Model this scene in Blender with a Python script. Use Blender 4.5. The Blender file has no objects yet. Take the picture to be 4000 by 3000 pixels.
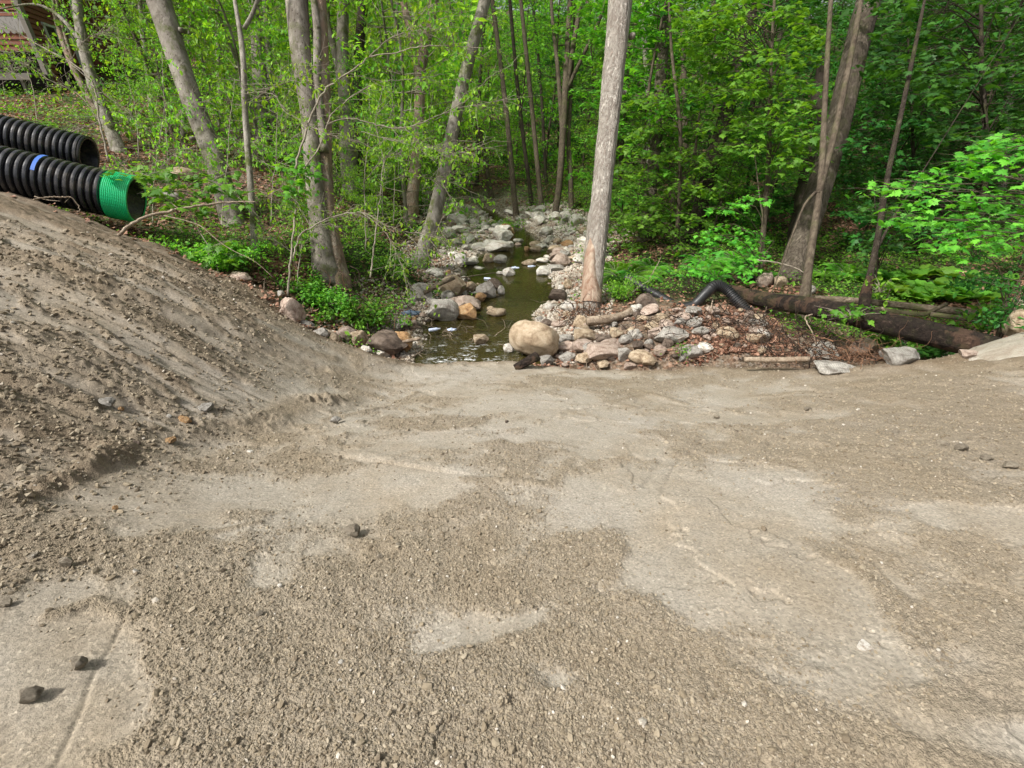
import bpy, math, random
import numpy as np
from mathutils import Vector
random.seed(7); rng = np.random.default_rng(7)
R = math.radians
# ------------------------------------------------------------------ camera, world, sun, exposure
scene = bpy.context.scene
COL = scene.collection
FPX = 995.0
CAMZ = 3.6
cam_d = bpy.data.cameras.new('camera'); cam = bpy.data.objects.new('camera', cam_d); COL.objects.link(cam)
cam.location = (0, 0, CAMZ); cam.rotation_euler = (R(60), 0, 0)
cam_d.sensor_width = 36; cam_d.sensor_fit = 'HORIZONTAL'; cam_d.lens = 36*FPX/2212
cam_d.clip_start = 0.05; cam_d.clip_end = 600
scene.camera = cam
SUN_EL, SUN_AZ = R(52), R(-118)          # azimuth clockwise from +y (negative: from the left, a little behind)
w = bpy.data.worlds.new('World'); scene.world = w; w.use_nodes = True
nt = w.node_tree; bg = nt.nodes['Background']
sky = nt.nodes.new('ShaderNodeTexSky'); sky.sky_type = 'NISHITA'; sky.sun_disc = False
sky.sun_elevation = SUN_EL; sky.sun_rotation = SUN_AZ; sky.air_density = 1.0; sky.dust_density = 6.0; sky.ozone_density = 0.6
hs = nt.nodes.new('ShaderNodeHueSaturation'); hs.inputs['Saturation'].default_value = 0.25
nt.links.new(sky.outputs[0], hs.inputs['Color']); nt.links.new(hs.outputs[0], bg.inputs[0]); bg.inputs[1].default_value = 0.12
sd = bpy.data.lights.new('sun', 'SUN'); sun = bpy.data.objects.new('sun', sd); COL.objects.link(sun)
sd.energy = 3.4; sd.angle = R(4.5); sd.color = (1.0, 0.965, 0.91)
sdir = Vector((math.sin(SUN_AZ)*math.cos(SUN_EL), math.cos(SUN_AZ)*math.cos(SUN_EL), math.sin(SUN_EL)))
sun.rotation_euler = sdir.to_track_quat('Z', 'Y').to_euler()
scene.view_settings.view_transform = 'Standard'; scene.view_settings.look = 'None'
scene.view_settings.gamma = 1; scene.view_settings.exposure = 0.5
scene.render.engine = 'CYCLES'
scene.cycles.max_bounces = 8; scene.cycles.diffuse_bounces = 3; scene.cycles.transparent_max_bounces = 12
scene.cycles.caustics_reflective = False; scene.cycles.caustics_refractive = False

# ------------------------------------------------------------------ helpers
def ray(u, v):                                   # a viewing direction with unit depth
    s = (830-v)/FPX
    return np.array([(u-1106)/FPX, .8660254+.5*s, -.5+.8660254*s])
def at(u, v, t): return np.array([0, 0, CAMZ]) + ray(u, v)*t

def hashn(i, j, seed):
    h = (i.astype(np.int64)*374761393 + j.astype(np.int64)*668265263 + seed*1442695041) & 0xffffffff
    h = ((h ^ (h >> 13))*1274126177) & 0xffffffff
    h = ((h ^ (h >> 16))*2246822519) & 0xffffffff
    return ((h ^ (h >> 15)) & 0xffffff)/float(0xffffff)
def vn(x, y, seed=0):
    x = np.asarray(x, float); y = np.asarray(y, float)
    xi = np.floor(x); yi = np.floor(y); fx = x-xi; fy = y-yi
    fx = fx*fx*fx*(fx*(fx*6-15)+10); fy = fy*fy*fy*(fy*(fy*6-15)+10)
    a = hashn(xi, yi, seed); b = hashn(xi+1, yi, seed); c = hashn(xi, yi+1, seed); d = hashn(xi+1, yi+1, seed)
    return (a*(1-fx)+b*fx)*(1-fy) + (c*(1-fx)+d*fx)*fy - .5
def fbm(x, y, o=4, seed=0, g=.5):
    s = 0; a = 1
    for k in range(o):
        s = s + a*vn(x*2**k+17.3*k, y*2**k-9.1*k, seed+k); a *= g
    return s
def worley(x, y, seed=0):                        # distance to nearest jittered point
    xi = np.floor(x); yi = np.floor(y); best = np.full(np.shape(x), 9.0); cid = np.zeros(np.shape(x))
    for di in (-1, 0, 1):
        for dj in (-1, 0, 1):
            px = xi+di+hashn(xi+di, yi+dj, seed); py = yi+dj+hashn(xi+di, yi+dj, seed+99)
            d2 = (x-px)**2+(y-py)**2; k = d2 < best; best = np.where(k, d2, best); cid = np.where(k, px*7.31+py*3.17, cid)
    return np.sqrt(best), (cid*91.7) % 1
def sstep(a, b, x):
    t = np.clip((x-a)/(b-a), 0, 1); return t*t*(3-2*t)

class TPS:
    def __init__(s, pts, lam=0.02):
        P = np.array(pts, float); s.P = P[:, :2]; n = len(P)
        K = s.k(np.linalg.norm(s.P[:, None]-s.P[None], axis=2)) + lam*np.eye(n)
        A = np.zeros((n+3, n+3)); A[:n, :n] = K; A[:n, n] = 1; A[:n, n+1:] = s.P; A[n, :n] = 1; A[n+1:, :n] = s.P.T
        s.w = np.linalg.solve(A, np.concatenate([P[:, 2], [0, 0, 0]]))
    def k(s, r): return np.where(r < 1e-9, 0, r*r*np.log(np.maximum(r, 1e-9)))
    def __call__(s, x, y):
        x = np.asarray(x, float); y = np.asarray(y, float); out = s.w[-3]+s.w[-2]*x+s.w[-1]*y
        for i, (a, b) in enumerate(s.P): out = out + s.w[i]*s.k(np.hypot(x-a, y-b))
        return out

# ------------------------------------------------------------------ terrain functions
sand_pts = [(-12,-14,2.6),(0,-14,2.4),(12,-14,2.5),(-5,-4,2.35),(5,-4,2.2),(0,-2,2.08),(-2.2,.4,2.08),(0,.4,2.0),(2,.4,2.0),(0,1.6,1.66),
  (0,3.4,1.13),(0,4.65,.74),(0,5.7,.4),(0,6.75,.1),(-.9,6.8,.1),(-1.7,6.8,.14),(1,6.5,.13),(2,6.35,.17),
  (-2.38,2.8,1.40),(-2.2,1.5,1.83),(-1.2,3,1.24),(-3.55,2.8,2.02),(-4.7,4.1,2.32),(-7.2,6.95,2.6),(-4.2,5.1,2.02),(-3.16,3.44,1.72),
  (-2.64,4.58,1.10),(-3.15,5.8,1.2),(-1.9,5.4,.55),(-9,6.5,3.0),(-12,7,3.4),(-7,3,2.9),(-5,1,2.55),(-14,2,3.2),
  (3.5,6.2,.32),(4.4,5.55,.6),(5.3,5.2,.88),(6.7,5.4,1.22),(8,5.4,1.45),(3.3,2.34,1.64),(2.96,2.98,1.37),(1.8,.93,1.9),(2.2,4.2,.85),(1.5,5.3,.5),(5,3.5,1.35),(9,5,1.65),(12,3,2.0),(8,1,1.9)]
crest_px = [(250,505,7.25),(345,533,7.3),(450,585,7.3),(553,634,7.35),(608,660,7.3),(638,700,7.2),(728,742,7.05),(810,767,6.95),(853,780,6.95)]
sand_pts += [tuple(at(*c)) for c in crest_px]
SAND = TPS(sand_pts)
CX = np.array([-60,-14,-8.3,-7]+[at(*c)[0] for c in crest_px]+[-.8,0,1,2,3.5,4.4,5.3,6.7,9,14,60.])
CY = np.array([9,9,8.0,7.6]+[at(*c)[1] for c in crest_px]+[6.75,6.7,6.5,6.35,6.2,5.6,5.2,5.4,5.7,6.2,6.2])
def crest(x): return np.interp(x, CX, CY) + .16*vn(np.asarray(x)*1.7, np.asarray(x)*0+3, 5) + .11*vn(np.asarray(x)*5, np.asarray(x)*0+3, 6) + .05*vn(np.asarray(x)*13, np.asarray(x)*0+3, 7)
def sand_base(x, y):
    c = crest(x); z = SAND(x, np.minimum(y, c)); o = np.maximum(y-c, 0)
    return z - (.5*o + 1.0*np.maximum(o-.12, 0))
def pix_sand(u, v):
    d = ray(u, v); t = np.linspace(.8, 9, 500); x = d[0]*t; y = d[1]*t; z = CAMZ+d[2]*t
    g = z-SAND(x, y); i = int(np.argmax(g < 0)) or 499
    return np.array([x[i], y[i]])
# compacted smooth patches and crumbly areas (world positions, metres)
smooth = [((1250,940),.55,.45),((1080,880),.9,.3),((340,1080),.55,.35),((850,1040),.5,.16),((1560,1160),.7,.35),((1640,1260),.4,.3),((1330,1060),.8,.28),
  ((120,1420),.32,.4),((2130,1120),.35,.3),((1230,800),.8,.3),((1650,905),.9,.2),((200,1560),.3,.2),((550,1060),.5,.2),((1800,1480),.35,.16),((860,1560),.12,.18),
  ((1120,1300),.25,.1),((100,900),.25,.12),((330,900),.3,.12),((1010,1340),.1,.1),((1850,1380),.3,.1),((2080,1560),.2,.1),((1270,1450),.2,.1)]
rough = [((800,1270),.85,.35),((1230,1190),.3,.16),((450,1230),.3,.2),((1150,1480),.9,.22),((1900,1030),.5,.5),((1950,1300),.5,.3),((1080,980),.3,.2),((300,1650),.2,.2),((1500,830),1.2,.3),((700,1600),.6,.2),((1850,960),.8,.22),((2020,1180),.35,.5),((1800,1250),.12,.4),((2000,1450),.3,.3),((1700,1600),.5,.2),((1480,1460),.3,.2),((560,1400),.25,.2),((950,1200),.3,.15),((2100,900),.9,.5),((1900,850),1.0,.3),((650,1450),.5,.25)]
SM = [(pix_sand(*c), a, b) for c, a, b in smooth]; RG = [(pix_sand(*c), a, b) for c, a, b in rough]
def rough_mask(x, y):
    x, y = x+.30*fbm(x*1.6, y*1.6, 4, 35), y+.26*fbm(x*1.6, y*1.6, 4, 37)
    m = .18 + 1.1*fbm(x*1.1, y*1.3, 4, 31)
    for (c, a, b) in SM: m = m - 1.15*np.exp(-(((x-c[0])/a)**2+((y-c[1])/b)**2))
    for (c, a, b) in RG: m = m + .8*np.exp(-(((x-c[0])/a)**2+((y-c[1])/b)**2))
    m = m + .75*fbm(x*5, y*6, 5, 41)
    yy = y + .12*x + .35*vn(x*.35, y*.4, 8)
    lf = sstep(-1.9, -3.0, x+.22*(y-3))*sstep(1.0, 3.2, y+(-x-3)*.1); ml = .16+1.1*vn(x*.32+2, yy*3.0, 29)+.8*vn(x*.6, yy*8, 33)+.6*fbm(x*1.6, yy*10, 3, 39)
    return sstep(-.28, .55, m)*(1-lf)+sstep(-.12, .30, ml)*lf
def seg_field(x, y, pts, wid, step=0):
    P = [pix_sand(*p) for p in pts]; best_ = np.full(np.shape(x), 9.0); side_ = np.zeros(np.shape(x)); Q = np.array(P); m = wid*3+.15
    sel = (x > Q[:, 0].min()-m) & (x < Q[:, 0].max()+m) & (y > Q[:, 1].min()-m) & (y < Q[:, 1].max()+m)
    if not np.any(sel): return best_, side_
    x = x[sel]; y = y[sel]; best = best_[sel]; side = side_[sel]
    for a, b in zip(P[:-1], P[1:]):
        ab = b-a; L = ab@ab; t = np.clip(((x-a[0])*ab[0]+(y-a[1])*ab[1])/L, 0, 1)
        dx = x-a[0]-t*ab[0]; dy = y-a[1]-t*ab[1]; d = np.hypot(dx, dy); k = d < best
        best = np.where(k, d, best); side = np.where(k, np.sign(ab[0]*dy-ab[1]*dx), side)
    best_[sel] = best; side_[sel] = side; return best_, side_
# (points, width, height, kind)
marks = [([(760,990),(860,1004),(975,1022)],.07,.022,'scarp'),([(120,1655),(165,1550),(205,1450),(238,1400),(272,1325)],.009,-.007,'ridge'),
  ([(980,930),(1050,905),(1110,893)],.04,.02,'ridge'),([(430,935),(550,920),(655,872),(760,862)],.14,.06,'clod'),([(-60,1120),(90,1070),(250,1000),(300,965)],.10,.06,'clod'),
  ([(700,905),(830,882),(900,850)],.05,.03,'clod'),([(-80,790),(90,850),(210,872),(300,880)],.10,-.06,'rut'),([(-80,745),(60,770),(250,840)],.12,.06,'clod'),
  ([(1395,1050),(1440,980)],.025,-.012,'ridge'),([(1430,1060),(1470,990)],.02,-.01,'ridge'),([(1010,1040),(1190,1050),(1230,1000)],.06,.02,'clod'),
  ([(870,790),(830,850),(700,905),(430,960)],.22,-.03,'ridge'),([(280,1330),(200,1300),(120,1330)],.04,.02,'clod'),([(560,965),(380,955)],.03,-.02,'ridge'),
  ([(100,590),(330,680),(520,740),(700,800)],.07,-.05,'rut'),([(80,560),(330,650),(520,705),(720,780)],.09,.05,'clod'),([(0,500),(250,580),(500,660),(640,720)],.05,-.03,'ridge'),
  ([(0,620),(150,700),(330,760),(520,830)],.05,-.035,'ridge'),([(300,1220),(420,1160),(560,1130)],.03,.012,'clod'),
  ([(1600,940),(1780,965),(2212,1090)],.15,.03,'clod'),([(1330,870),(1400,850),(1480,872)],.06,.02,'clod')]
def sand_z(x, y, fine=True):
    x = np.asarray(x, float); y = np.asarray(y, float)
    z = sand_base(x, y)
    if not fine: return z
    rm = rough_mask(x, y)
    z = z + .035*fbm(x*.9, y*.9, 3, 3)
    # scrape streaks running down the left bank
    left = sstep(-1.9, -3.0, x+.22*(y-3)) * sstep(1.0, 3.2, y+(-x-3)*.1)
    yy = y + .12*x + .35*vn(x*.35, y*.4, 8)
    st = 1-np.abs(fbm(x*.22, yy*2.4, 3, 21, .6))*2.6
    w1 = fbm(x*1.2, y*1.2, 3, 27)*.25
    def sharp(q, k): return np.abs(((q*k) % 1)-.5)*2
    s1 = vn(x*.3+2, (yy+w1*.3)*3.1, 29); s2 = vn(x*.45+2, (yy+w1*.2)*8.5, 33); s3 = vn(x*.9, yy*19, 34)
    gate = sstep(-.25, .25, vn(x*.8, yy*1.6, 36))
    z = z + left*(.016*st + .022*fbm(x*.6, yy*7, 3, 23) - .045*np.clip(.12-np.abs(s1), 0, .12)/.12 - .028*gate*np.clip(.10-np.abs(s2), 0, .1)/.1 + .009*s3*gate
                  + .018*(sstep(.02, .05, s1)+sstep(.02, .06, s2)*.5) + .06*rm*np.abs(fbm(x*4.5, y*8, 4, 38)) + .020*rm*fbm(x*11, y*16, 3, 43))
    right = sstep(2.2, 4.2, x-.2*(y-3))
    z = z + right*(.03*fbm(x*1.4, y*3.2, 4, 25)+.02*np.abs(fbm(x*5, y*7, 3, 26)))
    for pts, wd, h, kind in marks:
        d, side = seg_field(x, y, pts, wd)
        jag = vn(x*18, y*18, 77)*.5+vn(x*45, y*45, 78)*.35
        if kind == 'scarp': z = z + h*np.where(side > 0, np.exp(-(d/(wd*2.2))**2), 0)*(1+.5*jag) - .3*h*np.where(side <= 0, np.exp(-(d/.04)**2), 0)
        elif kind == 'clod':
            e = np.exp(-(d/wd)**2); z = z + h*e*np.clip(.5+2.6*vn(x*2.6, y*2.6, 79), 0, 1.4)*(.7+1.2*jag+1.2*fbm(x*8, y*8, 3, 80)); rm = np.maximum(rm, np.clip(e*1.2, 0, 1))
        elif kind == 'rut': z = z + h*np.exp(-(d/wd)**2)*(1+.8*jag)
        else: z = z + h*np.exp(-(d/wd)**2)
    # crumbs: cellular bumps, real relief
    r = np.hypot(x, y)
    nearw = sstep(9, 3, r)
    nm = r < 9
    def wl(k, sd_, a):
        o_ = np.zeros(np.shape(x)); d1, c_ = worley(x[nm]*k, y[nm]*k, sd_); o_[nm] = np.sqrt(np.clip(1-(d1*a)**2, 0, 1))*(c_ < rm[nm]*1.05+.03)*(.5+((c_*37) % 1)); return o_
    c1 = wl(82, 4, 1.75); c2 = wl(112, 14, 1.7); c3 = wl(19, 24, 2.3); c4 = wl(31, 44, 2.2)
    #x*52, y*52, 4)*1.5, 0, 1); c2 = np.clip(1-worley(x*95, y*95, 14)*1.5, 0, 1); c3 = np.clip(1-worley(x*17, y*17, 24)*1.7, 0, 1)
    z = z + nearw*(.0034*c1+.0022*c2+.0042*c4*(hashn(np.floor(x*9), np.floor(y*9), 3) > .62)) + rm*.0035*nearw*fbm(x*26, y*26, 3, 46) + rm*.018*c3*(.12+.88*left+.2*right)*(vn(x*3, y*3, 55)+.55)
    z = z + (.4+.6*rm)*.014*fbm(x*7, y*7, 3, 61) + .010*rm + .012*sstep(.0, .035, fbm(x*1.7, y*2.0, 5, 63)-.03)*sstep(-.1, .1, vn(x*.7, y*.7, 64))
    edge = np.exp(-((y-crest(x)+.12)/.22)**2)
    z = z + edge*(.05*fbm(x*4, y*4, 3, 66)+.02)
    return z

for_pts = [(-.8,5,-.3),(1,5,-.3),(3,4,0),(-3,5,.2),(-.8,8,.05),(.8,8,.05),(1.6,9.1,.3),(2.3,7,.3),(1.3,7.4,.1),(3.7,8.9,.42),(3.2,6.7,.38),(5,6.2,.2),(4.7,9.1,.42),(6.7,6.4,.25),(6.5,10.4,.5),(10,8.8,.7),(9,6,.45),(14,6,1.4),
  (11.9,14.4,.6),(7,14,.45),(4,13,.4),(3,17,.35),(4,22,.6),(10,22,.8),(20,27.7,1.8),(20,16,1.3),(31,43,8.4),(40,20,5),(45,0,5),(20,0,2),(12,0,1),
  (6.2,35.7,1.8),(-3.7,39.7,2.4),(0,30,1.0),(0,21,.15),(0,15,-.1),(0,12,-.1),(0,60,8.2),(0,90,17),(30,90,15),(-40,90,22),(60,60,14),(15,55,5.0),
  (-1.9,8.7,.12),(-2.4,8.0,.32),(-3.1,8.0,.75),(-3.2,8.6,1.1),(-2.6,10,.55),(-2.2,12,.35),(-3.4,10.5,1.25),(-4.4,9,1.5),(-5.7,9.85,1.7),(-5.2,8.4,1.55),(-6.1,13,2.15),(-4,13,1.3),(-3.4,16,.7),(-8.5,17,2.9),(-5,20,1.5),(-9.5,12.3,2.85),
  (-7,9.5,2.0),(-9,9.8,2.5),(-12.1,13.7,3.4),(-14,9.5,3.3),(-16.8,18.8,4.2),(-24,22,5),(-12,22,3.9),(-10,30,4.6),(-25,45,12),(-50,20,9),(-50,60,20),(-30,5,4),(-50,0,6),
  (0,-30,2),(40,-30,3),(-40,-30,4)]
FOR = TPS(for_pts, .05)
YK = np.array([5,6,7,8,8.7,9.6,10.35,11.3,12.2,13.6,15.3,17,19,22,26,34])
XC = np.array([-.8,-.8,-.8,-.75,-.72,-.3,.38,.05,-.3,.0,.5,.25,-.3,-1.2,-2.2,-4])
HW = np.array([.8,.82,.85,1.0,1.12,.92,.68,1.0,1.4,1.25,.7,.55,.5,.5,.35,.2])
def creek_d(x, y):                               # signed distance past the water's edge
    xc = np.interp(y, YK, XC); hw = np.interp(y, YK, HW)
    return np.abs(x-xc)-hw + .22*vn(x*1.3, y*1.3, 90) + .1*vn(x*4, y*4, 91)
def forest_z(x, y, fine=True):
    x = np.asarray(x, float); y = np.asarray(y, float)
    z = FOR(x, y)
    d = creek_d(x, y); k = sstep(2.6, -.0, d)*sstep(36, 24, y)
    bed = np.where(d < 0, -.22*sstep(0, -.5, d)-.01, .05+.10*np.clip(d, 0, 2.6))
    bed = bed + .06*np.clip(y-19, 0, 20)
    z = z*(1-k)+np.minimum(z, bed)*k
    if fine:
        z = z + .05*fbm(x*1.6, y*1.6, 4, 101)*(1-.6*k) + .35*fbm(x*.25, y*.25, 3, 102)*sstep(14, 30, np.hypot(x, y))*(1-k)
    s = sand_base(x, y); c = crest(x); q = sstep(.5, -.1, y-c)
    return z*(1-q)+np.minimum(z, s-.12)*q
def top_z(x, y):
    c = crest(x); return np.maximum(np.maximum(forest_z(x, y, False), np.where(y < c+.8, sand_base(x, y), -9)), 0.0)
def hit(u, v, tmax=70, fn=top_z):                # where the viewing ray meets the ground
    d = ray(u, v); t = np.concatenate([np.linspace(1, 12, 900), np.linspace(12.02, tmax, 900)])
    g = CAMZ+d[2]*t - fn(d[0]*t, d[1]*t); i = int(np.argmax(g < 0))
    if g[i] >= 0: i = len(t)-1
    return np.array([d[0]*t[i], d[1]*t[i], CAMZ+d[2]*t[i]]), t[i]

# ------------------------------------------------------------------ mesh building
class MB:
    def __init__(s): s.V = []; s.F = []; s.n = 0; s.A = []
    def add(s, V, F, rnd=None):
        V = np.asarray(V, float).reshape(-1, 3); F = np.asarray(F, np.int64).reshape(-1, 3)
        s.V.append(V); s.F.append(F+s.n); s.n += len(V)
        s.A.append(np.full(len(F), random.random() if rnd is None else 0.0) if not isinstance(rnd, np.ndarray) else rnd)
    def quads(s, V, Q, rnd=None):
        Q = np.asarray(Q).reshape(-1, 4); s.add(V, np.concatenate([Q[:, [0, 1, 2]], Q[:, [0, 2, 3]]]), rnd)
    def box(s, c, size, rot=0, tilt=None):
        x, y, z = [q/2 for q in size]
        V = np.array([[a*x, b*y, d*z] for d in (-1, 1) for a, b in ((-1, -1), (1, -1), (1, 1), (-1, 1))])
        ca, sa = math.cos(rot), math.sin(rot); V = V@np.array([[ca, sa, 0], [-sa, ca, 0], [0, 0, 1]])
        if tilt is not None: V = V@tilt
        s.quads(V+np.array(c), [[3, 2, 1, 0], [4, 5, 6, 7], [0, 1, 5, 4], [1, 2, 6, 5], [2, 3, 7, 6], [3, 0, 4, 7]])
    def tube(s, pts, rad, sides=6, noise=0.0, cap=True, seed=0, fn=None):
        P = np.array(pts, float); n = len(P); rad = np.broadcast_to(np.asarray(rad, float), (n,))
        T = np.gradient(P, axis=0); T /= np.linalg.norm(T, axis=1)[:, None]+1e-9
        up = np.array([0, 0, 1.]) if abs(T[0][2]) < .9 else np.array([1., 0, 0])
        a = np.cross(T[0], up); a /= np.linalg.norm(a); A = [a]
        for i in range(1, n):
            a = A[-1]-T[i]*(A[-1]@T[i]); A.append(a/np.linalg.norm(a))
        A = np.array(A); B = np.cross(T, A)
        th = np.linspace(0, 2*math.pi, sides, endpoint=False)
        r = rad[:, None]*np.ones(sides)
        if noise: r = r*(1+noise*2*(vn(np.cos(th)[None]*1.5+seed+np.arange(n)[:, None]*.23, np.sin(th)[None]*1.5+np.arange(n)[:, None]*.31, seed)))
        if fn is not None: r = r+fn(th[None], np.concatenate([[0], np.cumsum(np.linalg.norm(np.diff(P, axis=0), axis=1))])[:, None], rad[:, None])
        V = P[:, None]+r[..., None]*(np.cos(th)[None, :, None]*A[:, None]+np.sin(th)[None, :, None]*B[:, None])
        i = np.arange(n-1)[:, None]*sides; j = np.arange(sides)[None]; k = (j+1) % sides
        Q = np.stack([i+j, i+k, i+sides+k, i+sides+j], -1).reshape(-1, 4)
        V = V.reshape(-1, 3); F = np.concatenate([Q[:, [0, 1, 2]], Q[:, [0, 2, 3]]])
        if cap:
            V = np.concatenate([V, P[:1], P[-1:]]); m = n*sides
            jj = np.arange(sides); kk = (jj+1) % sides
            F = np.concatenate([F, np.stack([kk, jj, np.full(sides, m)], 1), np.stack([(n-1)*sides+jj, (n-1)*sides+kk, np.full(sides, m+1)], 1)])
        s.add(V, F)
    def inst(s, tv, tf, M, P, rnd=None):         # many copies of one template
        N = len(P); V = np.einsum('nij,vj->nvi', M, tv)+P[:, None]
        F = tf[None]+np.arange(N)[:, None, None]*len(tv)
        r = rng.random(N) if rnd is None else rnd
        s.add(V.reshape(-1, 3), F.reshape(-1, 3), np.repeat(r, len(tf)))
    def build(s, name, mat, parent=None, smooth=False, loc=(0, 0, 0)):
        V = np.concatenate(s.V)-np.array(loc, float); F = np.concatenate(s.F); A = np.concatenate(s.A)
        me = bpy.data.meshes.new(name); me.vertices.add(len(V)); me.vertices.foreach_set('co', V.ravel().astype(np.float32))
        me.loops.add(len(F)*3); me.loops.foreach_set('vertex_index', F.ravel().astype(np.int32))
        me.polygons.add(len(F)); me.polygons.foreach_set('loop_start', np.arange(0, len(F)*3, 3, dtype=np.int32))
        me.polygons.foreach_set('use_smooth', np.full(len(F), smooth))
        me.update(calc_edges=True)
        at_ = me.attributes.new('rnd', 'FLOAT', 'FACE'); at_.data.foreach_set('value', A.astype(np.float32))
        me.materials.append(mat)
        return link(name, me, parent, loc)
def link(name, me, parent=None, loc=(0, 0, 0)):
    o = bpy.data.objects.new(name, me); COL.objects.link(o)
    o.location = loc
    if parent is not None: o.parent = parent; o.location = (Vector(loc)-parent.location) if parent.parent is None else loc
    return o
def tag(o, label=None, cat=None, group=None, kind=None):
    if label: o['label'] = label
    if cat: o['category'] = cat
    if group: o['group'] = group
    if kind: o['kind'] = kind
    return o
def thing(name, loc, label, cat, group=None):
    o = bpy.data.objects.new(name, None); COL.objects.link(o); o.location = [float(c) for c in loc]; o.empty_display_size = .2
    return tag(o, label, cat, group)
def copy_tree(o, parent=None):
    c = o.copy(); COL.objects.link(c); c.parent = parent
    for ch in o.children: copy_tree(ch, c)
    return c
def grid_obj(name, X, Y, Z, mat, attr=None):
    ny, nx = X.shape; V = np.stack([X, Y, Z], -1).reshape(-1, 3)
    i = (np.arange(ny-1)[:, None]*nx+np.arange(nx-1)[None]).ravel(); Q = np.stack([i, i+1, i+nx+1, i+nx], 1)
    me = bpy.data.meshes.new(name); me.vertices.add(len(V)); me.vertices.foreach_set('co', V.ravel().astype(np.float32))
    me.loops.add(len(Q)*4); me.loops.foreach_set('vertex_index', Q.ravel().astype(np.int32))
    me.polygons.add(len(Q)); me.polygons.foreach_set('loop_start', np.arange(0, len(Q)*4, 4, dtype=np.int32))
    me.polygons.foreach_set('use_smooth', np.ones(len(Q), bool)); me.update(calc_edges=True)
    for k, v in (attr or {}).items():
        a = me.attributes.new(k, 'FLOAT', 'POINT'); a.data.foreach_set('value', v.ravel().astype(np.float32))
    me.materials.append(mat); return link(name, me)

# ------------------------------------------------------------------ materials
class NT:
    def __init__(s, name):
        s.m = bpy.data.materials.new(name); s.m.use_nodes = True; s.t = s.m.node_tree; s.t.nodes.clear()
        s.out = s.n('OutputMaterial')
    def n(s, typ, **kw):
        o = s.t.nodes.new('ShaderNode'+typ)
        for k, v in kw.items():
            if k.startswith('i_'):
                key = k[2:]; o.inputs[int(key) if key.isdigit() else key.replace('_', ' ')].default_value = v
            else: setattr(o, k, v)
        return o
    def l(s, a, b): s.t.links.new(a, b)
    def ramp(s, fac, stops, mode='LINEAR'):
        r = s.n('ValToRGB'); r.color_ramp.interpolation = mode; e = r.color_ramp.elements
        while len(e) < len(stops): e.new(.5)
        for k, (p, c) in enumerate(stops):
            e[k].position = p; e[k].color = (*c, 1) if not isinstance(c, (int, float)) else (c, c, c, 1)
        s.l(fac, r.inputs[0]); return r.outputs[0]
    def noise(s, vec, scale, detail=4, rough=.55, dist=0):
        o = s.n('TexNoise', i_Scale=scale, i_Detail=detail, i_Roughness=rough, i_Distortion=dist)
        if vec is not None: s.l(vec, o.inputs['Vector'])
        return o.outputs['Fac']
    def mix(s, f, a, b, bt='MIX'):
        o = s.n('Mix', data_type='RGBA', blend_type=bt)
        for sock, val in ((o.inputs[0], f), (o.inputs[6], a), (o.inputs[7], b)):
            if isinstance(val, (int, float)): sock.default_value = val
            elif isinstance(val, tuple): sock.default_value = (*val, 1)
            else: s.l(val, sock)
        return o.outputs[2]
    def math(s, op, a, b=0.5):
        o = s.n('Math', operation=op)
        for k, val in ((0, a), (1, b)):
            if isinstance(val, (int, float)): o.inputs[k].default_value = val
            else: s.l(val, o.inputs[k])
        return o.outputs[0]
    def mapping(s, vec, scale=(1, 1, 1)):
        o = s.n('Mapping'); o.inputs['Scale'].default_value = scale; s.l(vec, o.inputs['Vector']); return o.outputs[0]
    def bump(s, h, strength=.5, dist=.02, prev=None):
        o = s.n('Bump', i_Strength=strength, i_Distance=dist); s.l(h, o.inputs['Height'])
        if prev is not None: s.l(prev, o.inputs['Normal'])
        return o.outputs[0]
    def pri(s, col, rough=.9, normal=None, spec=.3, **kw):
        o = s.n('BsdfPrincipled'); o.inputs['Specular IOR Level'].default_value = spec
        if isinstance(col, tuple): o.inputs['Base Color'].default_value = (*col, 1)
        else: s.l(col, o.inputs['Base Color'])
        if isinstance(rough, (int, float)): o.inputs['Roughness'].default_value = rough
        else: s.l(rough, o.inputs['Roughness'])
        if normal is not None: s.l(normal, o.inputs['Normal'])
        return o.outputs[0]
    def done(s, sh): s.l(sh, s.out.inputs[0]); return s.m
def geo(n): return n.n('NewGeometry').outputs['Position']
def objc(n): return n.n('TexCoord').outputs['Object']

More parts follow.
